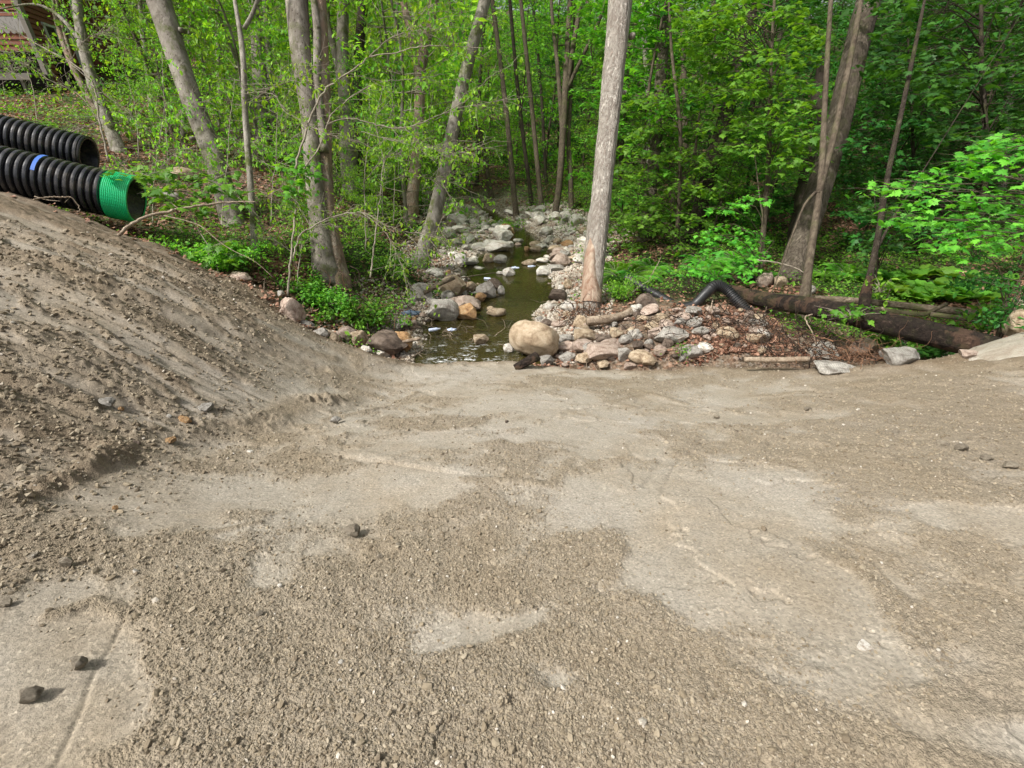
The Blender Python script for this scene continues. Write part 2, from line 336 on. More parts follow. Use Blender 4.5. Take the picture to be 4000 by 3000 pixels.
def mat_sand():
    n = NT('graded sandy soil'); p = geo(n)
    rm = n.n('Attribute', attribute_name='rough').outputs['Fac']; dmp = n.n('Attribute', attribute_name='damp').outputs['Fac']
    big = n.noise(p, 1.1, 5, .6); fine = n.noise(p, 60, 3, .7); mid = n.noise(p, 9, 5, .65)
    base = n.ramp(big, [(.3, (.285, .240, .178)), (.5, (.340, .306, .250)), (.7, (.365, .332, .282))])
    tan = n.ramp(n.noise(p, .8, 4, .6, 1.0), [(.5, 0.0), (.8, .55)])
    base = n.mix(tan, base, (.34, .262, .17))
    base = n.mix(n.math('MULTIPLY', rm, .62), base, (.245, .195, .130))
    base = n.mix(n.math('MULTIPLY', n.ramp(mid, [(.35, 0.0), (.7, 1.0)]), .22), base, (.22, .18, .13))
    base = n.mix(n.math('MULTIPLY', dmp, .8), base, (.150, .108, .068))
    v = n.n('TexVoronoi', feature='F1', i_Scale=110.0); n.l(p, v.inputs['Vector'])
    grain = n.n('SeparateColor'); n.l(v.outputs['Color'], grain.inputs[0])
    g = n.ramp(grain.outputs[0], [(0, .70), (.5, .95), (.95, 1.06), (.995, 1.35)])
    base = n.mix(1.0, base, g, 'MULTIPLY')
    v2 = n.n('TexVoronoi', feature='F1', i_Scale=150.0); n.l(p, v2.inputs['Vector'])
    h = n.math('MULTIPLY', n.math('SUBTRACT', 1.0, v2.outputs['Distance']), n.math('ADD', n.math('MULTIPLY', rm, .9), .12))
    b = n.bump(h, .8, .006); b = n.bump(n.noise(p, 200, 3, .75), .6, .005, b); b = n.bump(mid, .35, .03, b)
    return n.done(n.pri(base, .95, b, .15))
def mat_forest():
    n = NT('forest floor'); p = geo(n)
    grav = n.n('Attribute', attribute_name='gravel').outputs['Fac']
    a = n.noise(p, 3.5, 6, .7); v = n.n('TexVoronoi', feature='F1', i_Scale=16.0); n.l(p, v.inputs['Vector'])
    sc = n.n('SeparateColor'); n.l(v.outputs['Color'], sc.inputs[0])
    lit = n.ramp(sc.outputs[0], [(0, (.035, .02, .012)), (.4, (.12, .06, .035)), (.8, (.24, .13, .08)), (1, (.36, .22, .15))])
    soil = n.mix(n.ramp(a, [(.35, 0.0), (.65, 1.0)]), (.035, .026, .017), lit)
    green = n.mix(sc.outputs[1], (.010, .032, .007), (.045, .10, .018))
    gm = n.ramp(n.noise(p, .55, 5, .65), [(.40, 0.0), (.56, .85)])
    gm = n.math('MULTIPLY', gm, n.math('SUBTRACT', 1.0, n.n('Attribute', attribute_name='bare').outputs['Fac'])); col = n.mix(gm, soil, green)
    vs = n.n('TexVoronoi', feature='F1', i_Scale=26.0); n.l(p, vs.inputs['Vector'])
    s2 = n.n('SeparateColor'); n.l(vs.outputs['Color'], s2.inputs[0])
    gr = n.ramp(s2.outputs[0], [(0, (.09, .065, .045)), (.5, (.26, .21, .15)), (.85, (.40, .34, .26)), (1, (.5, .46, .4))])
    wet = n.ramp(n.n('SeparateXYZ').outputs[2], [(0, 0), (1, 1)])
    sx = n.n('SeparateXYZ'); n.l(p, sx.inputs[0])
    under = n.ramp(n.math('MULTIPLY', n.math('ADD', sx.outputs[2], .25), 3.0), [(.0, 0.0), (.82, 1.0)])
    gr = n.mix(under, n.mix(.75, gr, (.10, .075, .022)), gr)
    col = n.mix(grav, col, gr)
    b = n.bump(vs.outputs['Distance'], .7, .03); b = n.bump(a, .6, .05, b)
    return n.done(n.pri(col, .92, b, .2))
def mat_water():
    n = NT('stream water'); p = geo(n); sx = n.n('SeparateXYZ'); n.l(p, sx.inputs[0])
    pr = n.mapping(p, (1.0, 1.6, 1)); rip = n.noise(pr, 11, 3, .6, .6); rip2 = n.noise(pr, 2.6, 2, .5)
    riff = n.n('MapRange', i_1=9.6, i_2=7.0, i_3=.0, i_4=1.0); n.l(sx.outputs[1], riff.inputs[0])
    k = n.math('ADD', n.math('MULTIPLY', riff.outputs[0], 1.4), .10)
    h = n.math('MULTIPLY', n.math('ADD', rip, n.math('MULTIPLY', rip2, .6)), k)
    b = n.bump(h, .55, .05)
    fr = n.n('Fresnel', i_IOR=1.33); n.l(b, fr.inputs['Normal'])
    gl = n.n('BsdfGlossy', i_Roughness=.02); n.l(b, gl.inputs['Normal']); gl.inputs['Color'].default_value = (1, 1, 1, 1)
    tr = n.n('BsdfTransparent'); tr.inputs['Color'].default_value = (.62, .58, .34, 1)
    df = n.n('BsdfDiffuse'); df.inputs['Color'].default_value = (.055, .050, .014, 1)
    m1 = n.n('MixShader'); m1.inputs[0].default_value = .42; n.l(tr.outputs[0], m1.inputs[1]); n.l(df.outputs[0], m1.inputs[2])
    m2 = n.n('MixShader'); n.l(n.math('MULTIPLY', fr.outputs[0], 1.0), m2.inputs[0]); n.l(m1.outputs[0], m2.inputs[1]); n.l(gl.outputs[0], m2.inputs[2])
    # broken white water in the riffle
    fo = n.math('MULTIPLY', n.ramp(n.noise(n.mapping(p, (1, 2.6, 1)), 9, 4, .7, 1.2), [(.52, 0.0), (.60, 1.0)]), n.ramp(n.noise(p, 3.2, 3, .6), [(.46, 0.0), (.56, .9)]))
    rf = n.n('MapRange', i_1=8.3, i_2=6.9, i_3=.0, i_4=.95); n.l(sx.outputs[1], rf.inputs[0])
    xm = n.n('MapRange', i_1=-.0, i_2=-.45, i_3=.0, i_4=1.0); n.l(sx.outputs[0], xm.inputs[0])
    xm2 = n.n('MapRange', i_1=-1.6, i_2=-1.2, i_3=.0, i_4=1.0); n.l(sx.outputs[0], xm2.inputs[0])
    fm = n.math('MULTIPLY', n.math('MULTIPLY', fo, rf.outputs[0]), n.math('MULTIPLY', xm.outputs[0], xm2.outputs[0]))
    fd = n.n('BsdfDiffuse'); fd.inputs['Color'].default_value = (.75, .76, .75, 1)
    m3 = n.n('MixShader'); n.l(fm, m3.inputs[0]); n.l(m2.outputs[0], m3.inputs[1]); n.l(fd.outputs[0], m3.inputs[2])
    return n.done(m3.outputs[0])
def mat_bark(name, c1, c2, sc=14, zs=.22, strength=.8, moss=0.0, spots=0.0, patch=None):
    n = NT(name); p = objc(n); q = n.mapping(p, (1, 1, zs))
    a = n.noise(q, sc, 5, .65, .3); b_ = n.noise(p, 2.2, 4, .6)
    rid = n.math('ABSOLUTE', n.math('SUBTRACT', a, .5)); rid = n.ramp(rid, [(0, 0.0), (.12, 1.0)])
    col = n.mix(n.ramp(a, [(.35, 0.0), (.62, 1.0)]), c2, c1)
    col = n.mix(n.math('MULTIPLY', n.ramp(b_, [(.4, 0.0), (.62, 1.0)]), .5), col, c2)
    if patch: col = n.mix(n.ramp(n.noise(n.mapping(p, (1, 1, .4)), 3.0, 4, .6), [(.52, 0.0), (.56, 1.0)]), col, patch)
    if moss: col = n.mix(n.ramp(n.noise(p, 3.2, 5, .7), [(.50, 0.0), (.62, moss)]), col, (.085, .10, .028))
    if spots:
        v = n.n('TexVoronoi', feature='F1', i_Scale=17.0); n.l(n.mapping(p, (1, 1, .8)), v.inputs['Vector'])
        col = n.mix(n.ramp(v.outputs['Distance'], [(.10, spots), (.22, 0.0)]), col, (.05, .03, .025))
    h = n.math('ADD', n.math('MULTIPLY', rid, .7), n.math('MULTIPLY', n.noise(p, 60, 3, .7), .4))
    return n.done(n.pri(col, .9, n.bump(h, strength, .03), .2))
def mat_leaf(name, c1, c2, trans=.35, gloss=.25):
    n = NT(name); r = n.n('Attribute', attribute_name='rnd').outputs['Fac']; orr = n.n('ObjectInfo').outputs['Random']
    col = n.mix(r, c1, c2)
    hsv = n.n('HueSaturation'); n.l(col, hsv.inputs['Color'])
    mr = n.n('MapRange', i_3=.72, i_4=1.25); n.l(orr, mr.inputs[0]); n.l(mr.outputs[0], hsv.inputs['Value'])
    mh = n.n('MapRange', i_3=.480, i_4=.516); n.l(orr, mh.inputs[0]); n.l(mh.outputs[0], hsv.inputs['Hue'])
    pr = n.n('BsdfPrincipled', i_Roughness=.5); pr.inputs['Specular IOR Level'].default_value = gloss; n.l(hsv.outputs[0], pr.inputs['Base Color'])
    tl = n.n('BsdfTranslucent'); g = n.mix(1.0, hsv.outputs[0], (1.5, 1.35, .5), 'MULTIPLY'); n.l(g, tl.inputs['Color'])
    m = n.n('MixShader'); m.inputs[0].default_value = trans; n.l(pr.outputs[0], m.inputs[1]); n.l(tl.outputs[0], m.inputs[2])
    return n.done(m.outputs[0])
def mat_rock(name, c1, c2, c3, band=0.0, wetline=True):
    n = NT(name); p = objc(n); orr = n.n('ObjectInfo').outputs['Random']
    off = n.n('VectorMath', operation='ADD'); n.l(p, off.inputs[0]); cc = n.n('CombineXYZ'); n.l(n.math('MULTIPLY', orr, 50.0), cc.inputs[0]); n.l(cc.outputs[0], off.inputs[1]); q = off.outputs[0]
    a = n.noise(q, 2.2, 6, .65, .4); f = n.noise(q, 14, 5, .75)
    col = n.ramp(a, [(.34, c3), (.5, c1), (.66, c2)])
    col = n.mix(n.ramp(f, [(.55, 0.0), (.7, .55)]), col, c3)
    col = n.mix(n.ramp(n.noise(q, 45, 3, .8), [(.3, .5), (.45, 0.0)]), col, (.06, .045, .035))
    if band:
        wv = n.n('TexWave', i_Scale=3.0, i_Distortion=6.0, i_Detail=4.0); n.l(q, wv.inputs['Vector']); col = n.mix(n.math('MULTIPLY', wv.outputs['Fac'], band), col, c3)
    hsv = n.n('HueSaturation'); n.l(col, hsv.inputs['Color']); mr = n.n('MapRange', i_3=.95, i_4=1.4); n.l(orr, mr.inputs[0]); n.l(mr.outputs[0], hsv.inputs['Value'])
    col = hsv.outputs[0]
    if wetline:                                    # stones are wet and dark just above the water level
        sx = n.n('SeparateXYZ'); n.l(geo(n), sx.inputs[0])
        wt = n.ramp(n.math('MULTIPLY', n.math('ADD', sx.outputs[2], n.math('MULTIPLY', a, .03)), 12.0), [(.12, .75), (.42, 0.0)])
        col = n.mix(wt, col, (.05, .038, .022))
    vc = n.n('TexVoronoi', feature='DISTANCE_TO_EDGE', i_Scale=1.7); n.l(off.outputs[0], vc.inputs['Vector']); cr = n.ramp(vc.outputs['Distance'], [(0, 0.0), (.035, 1.0)]); b = n.bump(cr, .2, .04); b = n.bump(f, .6, .12, b); b = n.bump(n.noise(q, 55, 4, .7), .5, .05, b)
    return n.done(n.pri(col, .85, b, .25))
def mat_plain(name, col, rough=.5, spec=.5, dirt=0.0, dirtcol=(.22, .18, .13)):
    n = NT(name); p = objc(n); c = n.mix(n.math('MULTIPLY', n.noise(p, 5, 5, .7), .3), col, tuple(x*.6 for x in col))
    if dirt: c = n.mix(n.ramp(n.noise(p, 2.6, 6, .72), [(.5, 0.0), (.68, dirt)]), c, dirtcol)
    rr = n.ramp(n.noise(p, 9, 4, .6), [(.3, max(rough-.12, .05)), (.7, min(rough+.2, 1))])
    return n.done(n.pri(c, rr, n.bump(n.noise(p, 40, 3, .6), .12, .01), spec))
M = {}
M['sand'] = mat_sand(); M['forest'] = mat_forest(); M['water'] = mat_water()
M['bark_grey'] = mat_bark('smooth grey bark', (.29, .262, .222), (.115, .098, .078), 5, .3, .4, .7, .9)
M['bark_grey2'] = mat_bark('grey mossy bark', (.32, .295, .25), (.13, .115, .09), 8, .3, .45, .9)
M['bark_pole'] = mat_bark('furrowed pale bark', (.60, .55, .48), (.27, .225, .185), 22, .12, 1.0)
M['bark_oak'] = mat_bark('furrowed brown bark', (.21, .175, .135), (.065, .05, .037), 22, .15, .9, .4)
M['bark_red'] = mat_bark('flaking reddish bark', (.31, .265, .21), (.16, .11, .075), 12, .22, .7, .4, 0, (.27, .195, .14))
M['bark_thin'] = mat_bark('brown sapling bark', (.155, .125, .09), (.06, .045, .032), 16, .4, .5, .4)
M['bark_dark'] = mat_bark('dark brown bark', (.075, .06, .045), (.03, .022, .016), 14, .2, .8, .35)  # darkest of the standing trunk tones, brown with some moss
M['bare_wood'] = mat_bark('stripped red brown wood', (.42, .34, .26), (.23, .135, .09), 10, .2, .5)
M['twig'] = mat_bark('pale grey twig bark', (.36, .32, .25), (.20, .17, .13), 20, .4, .3)
M['dead'] = mat_bark('bleached dead wood', (.42, .345, .26), (.20, .145, .1), 18, .3, .5)
M['log'] = mat_bark('dark rotting log', (.06, .042, .032), (.016, .012, .010), 16, 1.0, .95, .2, 0, (.09, .055, .038))
M['log2'] = mat_bark('mossy grey log', (.25, .20, .15), (.10, .075, .05), 14, 1.0, .7, .7)
M['root'] = mat_bark('root fibre', (.30, .16, .09), (.10, .055, .035), 20, 1, .4)
M['root2'] = mat_bark('black root fibre', (.07, .045, .032), (.025, .018, .014), 20, 1, .4)
M['leaf_beech'] = mat_leaf('young beech leaf', (.10, .31, .03), (.34, .60, .055), .45)
M['leaf_beech2'] = mat_leaf('understory leaf', (.07, .24, .025), (.28, .56, .05), .45)
M['leaf_maple'] = mat_leaf('maple leaf', (.06, .23, .026), (.20, .50, .05), .45)
M['leaf_shade'] = mat_leaf('shaded maple leaf', (.022, .095, .02), (.075, .24, .036), .4)  # darker copy of the maple leaf: right-hand shade put into its colour
M['leaf_herb'] = mat_leaf('herb leaf', (.055, .19, .022), (.22, .46, .05), .4)
M['leaf_dead'] = mat_leaf('dead leaf', (.14, .065, .038), (.44, .27, .18), .1, .15)
M['rock_tan'] = mat_rock('tan boulder', (.42, .325, .22), (.55, .46, .335), (.21, .145, .09))
M['rock_grey'] = mat_rock('grey gneiss', (.42, .395, .35), (.58, .55, .49), (.18, .155, .13), .35)
M['rock_pale'] = mat_rock('pale granite', (.64, .60, .53), (.76, .73, .67), (.40, .33, .25))
M['rock_orange'] = mat_rock('orange stained rock', (.44, .26, .12), (.52, .38, .22), (.20, .11, .06))
M['rock_dark'] = mat_rock('dark brown rock', (.14, .105, .08), (.22, .175, .14), (.06, .045, .036))
M['rock_pink'] = mat_rock('pinkish brown rock', (.46, .36, .29), (.58, .48, .40), (.22, .15, .115), .25)
M['stone_sand'] = mat_rock('sandy coated stone', (.27, .23, .175), (.34, .30, .23), (.17, .14, .10), 0, False)
M['black_pipe'] = mat_plain('black polyethylene', (.016, .017, .021), .24, .5, .35)
M['black_pipe2'] = mat_plain('weathered black plastic', (.018, .018, .019), .42, .45, .3, (.09, .07, .05))
M['green_pipe'] = mat_plain('green polypropylene', (.015, .55, .22), .34, .45, .15)
M['blue_mark'] = mat_plain('blue stripe', (.07, .19, .62), .45, .4, .15)
M['siding'] = mat_plain('red brown clapboard', (.22, .088, .055), .75, .2, .3, (.11, .05, .03))
M['shingle'] = mat_plain('grey scallop shingle', (.34, .32, .30), .9, .1, .4, (.22, .19, .17))
M['greytrim'] = mat_plain('weathered grey wood', (.22, .20, .175), .85, .15, .3)
M['white'] = mat_plain('white paint', (.62, .64, .66), .6, .3, .2)
M['glass'] = mat_plain('dark window glass', (.03, .035, .04), .08, .6)
M['void'] = mat_plain('void shade and roof black', (.02, .018, .015), .95, .1)  # near-black colour paints shade in crawl space and drain bores; also the roof
M['plastic'] = mat_plain('blue grey litter plastic', (.55, .62, .78), .3, .5)
M['tarp'] = mat_plain('dark blue grey bag', (.06, .09, .13), .45, .4)
M['rubber'] = mat_plain('black rubber', (.02, .02, .021), .6, .35, .2)

# ------------------------------------------------------------------ ground sheets
rr = .45*(12.6/.45)**(np.linspace(0, 1, 800)**.92); th = np.linspace(R(-71), R(71), 1120)
TH, RR = np.meshgrid(th, rr); X = RR*np.sin(TH); Y = RR*np.cos(TH)
Z = sand_z(X, Y); rm = rough_mask(X, Y)
for pts, wd, h, kind in marks:
    if kind == 'clod': d_, _ = seg_field(X, Y, pts, wd); rm = np.maximum(rm, np.clip(np.exp(-(d_/wd)**2)*1.2, 0, 1))
left = sstep(-1.9, -3.0, X+.22*(Y-3))
damp = np.clip(np.exp(-((Y-crest(X)+.05)/.35)**2)*sstep(-1.0, -2.5, X)*.9 + left*(.32+rm*.5*sstep(-.2, .2, fbm(X*.5, (Y+.12*X)*2.2, 5, 203)))
               + np.exp(-((Y-crest(X)+.2)/.35)**2)*sstep(1.5, 3, X)*.4 + sstep(2.2, 4.4, X-.2*(Y-3))*.30 + .75*np.exp(-((Y-crest(X))/.13)**2), 0, 1)
keep = Y < crest(X)+1.2
ymax = crest(X)+1.2; Yc = np.minimum(Y, ymax); Z = np.where(keep, Z, sand_base(X, Yc)); 
sand = grid_obj('ground', X, Yc, Z, M['sand'], {'rough': rm, 'damp': damp}); tag(sand, 'graded sandy soil sloping down to the stream', kind='structure')
# the same soil behind and beside the camera
gx = np.linspace(-40, 40, 200); gy = np.linspace(-30, 9, 120); X2, Y2 = np.meshgrid(gx, gy)
ins = (np.hypot(X2, Y2) < 12.2) & (np.abs(np.arctan2(X2, Y2)) < R(70))
Z2 = sand_base(X2, np.minimum(Y2, crest(X2)+.5)) - np.where(ins, .15, 0.012) - np.where(Y2 > crest(X2), .3, 0)
o = grid_obj('graded_ground', X2, Y2, Z2, M['sand'], {'rough': rough_mask(X2, Y2), 'damp': X2*0}); tag(o, kind='structure')

def sp(n, lim, k): q = np.linspace(-1, 1, n); return np.sinh(q*k)/math.sinh(k)*lim
gx = sp(560, 95, 3.6); q = np.linspace(0, 1, 560); gy = 5.0 + (np.sinh(q*3.2)/math.sinh(3.2))*105
FX, FY = np.meshgrid(gx, gy); FZ = forest_z(FX, FY)
cd = creek_d(FX, FY)
grav = sstep(1.0, .3, cd+.6*fbm(FX*.8, FY*.8, 3, 300)-1.5*sstep(12.5, 15, FY))*sstep(26, 20.5, FY)
soil_ = np.clip(sstep(.4, .9, FX)*sstep(6.5, 5.5, FX)*sstep(9.3, 8.2, FY)+np.exp(-(((FX+6.1)/1.8)**2+((FY-12.6)/2.2)**2)), 0, 1); grav = np.maximum(grav, .35*soil_)
o = grid_obj('forest_floor', FX, FY, FZ, M['forest'], {'gravel': grav, 'bare': soil_}); tag(o, kind='structure')
wx = np.linspace(-5, 6, 60); wy = np.linspace(6.2, 24, 80); WX, WY = np.meshgrid(np.linspace(-1, 1, 60), wy); WX = np.interp(WY, YK, XC)+WX*(np.interp(WY, YK, HW)+np.where(WY < 9.5, .55, 1.0))
wmask = creek_d(WX, WY)
WZ = np.where(wmask > 1.2, -.35, 0.0)
o = grid_obj('stream_water', WX, WY, WZ*0, M['water']); tag(o, 'clear olive brown stream water', kind='structure')
#PART2
# ------------------------------------------------------------------ leaves, sprays, tree builders
def T(v, f): return np.array(v, float), np.array(f, int)
def maple_template():
    out = [(0,-.05),(.10,.02),(.34,-.06),(.26,.10),(.50,.26),(.34,.32),(.36,.44),(.16,.44),(.20,.66),(.09,.66),(0,1.0)]
    pts = out+[(-a, b) for a, b in out[-2:0:-1]]
    V = [(0, .25, 0)]+[(a, b-0.0, -.10*abs(a)*2-.12*max(b-.5, 0)) for a, b in pts]
    n = len(pts); return T(V, [(0, 1+i, 1+(i+1) % n) for i in range(n)])
MAPLE = maple_template()
MAPLE_LO = T([(0,0,0),(.42,.1,-.08),(.2,.4,0),(.15,.6,-.03),(0,1,-.1),(-.15,.6,-.03),(-.2,.4,0),(-.42,.1,-.08)], [(0,1,2),(2,3,4),(4,5,6),(6,7,0),(0,2,6),(2,4,6)])
OVAL = T([(0,0,0),(.24,.28,.05),(.25,.6,.03),(0,1,-.12),(-.25,.6,.03),(-.24,.28,.05)], [(0,1,2),(0,2,3),(0,3,4),(0,4,5)])
def orient(N, tilt, dirs=None, droop=0.0):
    az = rng.random(N)*2*math.pi if dirs is None else dirs
    ph = rng.normal(0, tilt, N)-droop; ro = rng.normal(0, tilt, N)
    ca, sa, cp, s_, cr, sr = np.cos(az), np.sin(az), np.cos(ph), np.sin(ph), np.cos(ro), np.sin(ro)
    f = np.stack([sa*cp, ca*cp, s_], 1); rgt = np.stack([ca, -sa, 0*az], 1); upv = np.cross(rgt, f)
    r2 = rgt*cr[:, None]+upv*sr[:, None]; u2 = np.cross(r2, f)
    return np.stack([r2, f, u2], 2)
def leaves(mb, P, size, tmpl, tilt=.35, droop=.25, dirs=None, var=.3):
    P = np.asarray(P, float); N = len(P)
    s = size*(1+var*rng.normal(0, 1, N)).clip(.45, 1.8); mb.inst(tmpl[0], tmpl[1], orient(N, tilt, dirs, droop)*s[:, None, None], P)
def spray(lm, tm, c0, c1, width, n, size, tmpl, tw=.006, tilt=.3, droop=.25, thick=.10):
    # a flat leafy spray round a twig that runs from c0 to c1
    c0 = np.array(c0, float); c1 = np.array(c1, float); d = c1-c0; L = np.linalg.norm(d)+1e-6
    side = np.cross(d/L, [0, 0, 1]); side /= np.linalg.norm(side)+1e-6
    k = 6; pts = [c0+d*t+np.array([0, 0, .10*L*math.sin(t*2.6)])+rng.normal(0, .02*L, 3)*(t > 0) for t in np.linspace(0, 1, k)]
    if tm is not None:
        tm.tube(pts, np.linspace(tw, tw*.3, k), 4, cap=False)
        for j in range(4):
            t = .3+.17*j; b = c0+d*t+np.array([0, 0, .1*L*math.sin(t*2.6)]); sg = 1 if j % 2 else -1
            e = b+side*sg*width*rng.uniform(.6, 1)+d*.25; tm.tube([b, (b+e)/2+np.array([0, 0, .02]), e], [tw*.5, tw*.4, tw*.2], 3, cap=False)
    t = rng.beta(2.2, 1.5, n); s = rng.uniform(-1, 1, n)*width*np.sqrt(np.clip(1.15-((t-.55)*1.6)**2, .05, 1))
    P = c0+d*t[:, None]+side*s[:, None]; P[:, 2] += .1*L*np.sin(t*2.6)-.25*np.abs(s)+rng.normal(0, thick*.5, n)
    leaves(lm, P, size, tmpl, tilt, droop)
def smooth_path(pts, n):
    P = np.array(pts, float); s = np.concatenate([[0], np.cumsum(np.linalg.norm(np.diff(P, axis=0), axis=1))]); s /= s[-1]
    q = np.linspace(0, 1, n)
    if len(P) < 3: return np.stack([np.interp(q, s, P[:, k]) for k in range(3)], 1)
    # Catmull-Rom
    out = []
    for x in q:
        i = min(max(int(np.searchsorted(s, x, side='right'))-1, 0), len(P)-2); h = s[i+1]-s[i]; t = (x-s[i])/h
        m0 = (P[i+1]-P[i-1])/(s[i+1]-s[i-1]) if i > 0 else (P[1]-P[0])/h
        m1 = (P[i+2]-P[i])/(s[i+2]-s[i]) if i < len(P)-2 else (P[-1]-P[-2])/h
        out.append((2*t**3-3*t**2+1)*P[i]+(t**3-2*t**2+t)*h*m0+(-2*t**3+3*t**2)*P[i+1]+(t**3-t**2)*h*m1)
    return np.array(out)
def px_path(pts, t0, t1=None, n=None):           # a stem seen through these picture points, rising at depth t0..t1
    t1 = t0 if t1 is None else t1; m = len(pts)
    return [at(u, v, t0+(t1-t0)*i/(m-1)) for i, (u, v) in enumerate(pts)]
def ground_at(u, v): return hit(u, v)[0]
CROWN_CACHE = {}
def crown_mesh(kind, seed):                       # high crown: above the frame, it shades and is mirrored in the water
    key = ('high', kind, seed)
    if key in CROWN_CACHE: return CROWN_CACHE[key]
    lm = MB(); mat = {'beech': 'leaf_beech', 'maple': 'leaf_maple', 'dark': 'leaf_shade'}[kind]
    C = rng.normal(0, 1, (34, 3))*np.array([1.5, 1.5, 1.6]); n = 20
    P = (C[:, None]+rng.normal(0, 1, (34, n, 3))*np.array([.42, .42, .16])).reshape(-1, 3)
    leaves(lm, P, .17, MAPLE_LO if kind != 'beech' else OVAL, .4)
    o = lm.build('crown', M[mat]); CROWN_CACHE[key] = o.data; bpy.data.objects.remove(o); return CROWN_CACHE[key]
def furrow(seed, depth, freq):
    def f(th, s, r):
        a = vn(th*freq+s*1.1, s*2.2+th*0, seed); b = vn(th*freq*2+5, s*5+th*0, seed+3)
        x = np.cos(th)*r*freq*4; y = np.sin(th)*r*freq*4
        c = np.abs(vn(x+s*.3+vn(s*2, s*0, 5)*1.2, y+s*.35, seed+7))*2
        return depth*(c*1.4-.5+.4*b)+r*.05*a
    return f
def big_tree(label, mat, pts, ts, widths, height=13.0, crown='maple', sides=26, name='tree', depth=.006, freq=6, flare=.35, group=None, cat='tree', lean_out=None, stems=(), knots=()):
    """pts: picture points from the base upward; widths in picture px; continues upward out of the frame"""
    base = ground_at(*pts[0]) if ts is None else at(*pts[0], ts[0]); t0 = hit(*pts[0])[1] if ts is None else ts[0]
    tt = [t0]*len(pts) if ts is None else ts
    P = [at(u, v, t) for (u, v), t in zip(pts, tt)]; rad = [w_*t/FPX/2*.93 for w_, t in zip(widths, tt)]
    d = (P[-1]-P[-2])/np.linalg.norm(P[-1]-P[-2]); top = P[-1]
    if height > P[-1][2]:
        k = (height-P[-1][2])/max(d[2], .3); P.append(P[-1]+d*k); rad.append(rad[-1]*.45)
    base = P[0].copy(); gz = float(top_z(base[0], base[1]))
    P.insert(0, base-(P[1]-P[0])/np.linalg.norm(P[1]-P[0])*max(.25, base[2]-gz+.25)); rad.insert(0, rad[0]*1.1)
    L = sum(np.linalg.norm(P[i+1]-P[i]) for i in range(len(P)-1)); n = int(min(240, max(24, L/.06))) if sides > 20 else int(max(16, L/.3))
    sp_ = smooth_path(P, n); s = np.concatenate([[0], np.cumsum(np.linalg.norm(np.diff(np.array(P), axis=0), axis=1))]); s /= s[-1]
    r = np.interp(np.linspace(0, 1, n), s, rad); dist = np.linalg.norm(sp_-base, axis=1)
    r = r*(1+flare*np.exp(-dist/.28))
    root = thing(name, base, label, cat, group)
    mb = MB(); sd_ = random.randint(0, 999); fl = furrow(sd_, depth, freq)
    def fn(th_, s_, r_): return fl(th_, s_, r_)+flare*.35*r_*np.exp(-s_/.45)*np.sin(th_*5+sd_)
    mb.tube(sp_, r, sides, fn=fn)
    trunk = mb.build('trunk', M[mat], root, True, base)
    for st, ws in stems:
        q = MB(); tb = tt[min(len(tt)-1, st[0][2] if len(st[0]) > 2 else 1)]
        SP = [at(a[0], a[1], tb) for a in st]
        d = (SP[-1]-SP[-2])/np.linalg.norm(SP[-1]-SP[-2]); SP.append(SP[-1]+d*4); rs = [x*tb/FPX/2 for x in ws]+[ws[-1]*tb/FPX/2*.4]
        m_ = 60; pp = smooth_path(SP, m_); s2 = np.concatenate([[0], np.cumsum(np.linalg.norm(np.diff(np.array(SP), axis=0), axis=1))]); s2 /= s2[-1]
        q.tube(pp, np.interp(np.linspace(0, 1, m_), s2, rs), max(10, sides//2), fn=furrow(sd_+5, depth, freq)); q.build('limb', M[mat], root, True, base)
    for (u, v, rr_) in knots:
        c = at(u, v, tt[1]-.03); q = MB(); q.tube([c+np.array([0, .12, 0]), c, c+np.array([rr_*.2, -rr_*.5, rr_*.3]), c+np.array([rr_*.3, -rr_*.8, rr_*.5])], [rr_*.8, rr_, rr_*.75, rr_*.25], 14, .25, seed=3)
        q.build('knot', M[mat], root, True, base)
    if crown:
        cm = crown_mesh(crown, random.randint(0, 1)); c = bpy.data.objects.new('crown', cm); COL.objects.link(c); c.parent = root
        c.location = Vector(sp_[-1]-base)+Vector((0, 0, .3)); c.rotation_euler = (0, 0, random.random()*6)
    return root, trunk, base

# ---- the trees one can tell apart (picture points of each trunk, base first)
big_tree('slender grey twin stemmed tree leaning left beside the far black pipe', 'bark_grey2', [(262,338),(205,190),(178,90),(165,-10)], [11.3]*4, [27,23,21,19], 11, 'beech', stems=[([(205,190,1),(172,92),(125,33),(75,10),(0,20)],[12,9,7,5,3])])
big_tree('thin reddish trunk with peeling bark leaning left behind the twin stemmed grey tree', 'bark_red', [(268,340),(215,250),(165,160),(130,70),(112,-10)], [11.7]*5, [15,14,13,12,11], 10, None, 14, stems=[([(165,160,1),(150,110),(128,30),(120,-10)],[7,6,5,4])])
big_tree('thick grey beech leaning left with dark spots, between green pipe and stream', 'bark_grey', [(508,500),(468,360),(412,210),(378,110),(338,-15)], [9.6]*5, [48,44,44,46,52], 12, 'beech', 34, knots=[(415,300,.05),(392,66,.06)])
big_tree('thin pale grey sapling forking near the top, left of the mossy double trunk', 'bark_grey2', [(553,605),(545,450),(530,250),(524,110),(505,-10)], [8.3]*5, [15,14,13,12,8], 9, None, 16, depth=.003, stems=[([(528,62,1),(545,30),(560,-10)],[9,8,7])])
big_tree('pair of grey trunks far behind the thin pale sapling', 'bark_grey', [(572,318),(566,200),(560,90),(552,-10)], [16]*4, [44,38,34,33], 14, 'beech', 22, stems=[([(592,300,0),(582,150),(572,-10)],[17,16,14])])
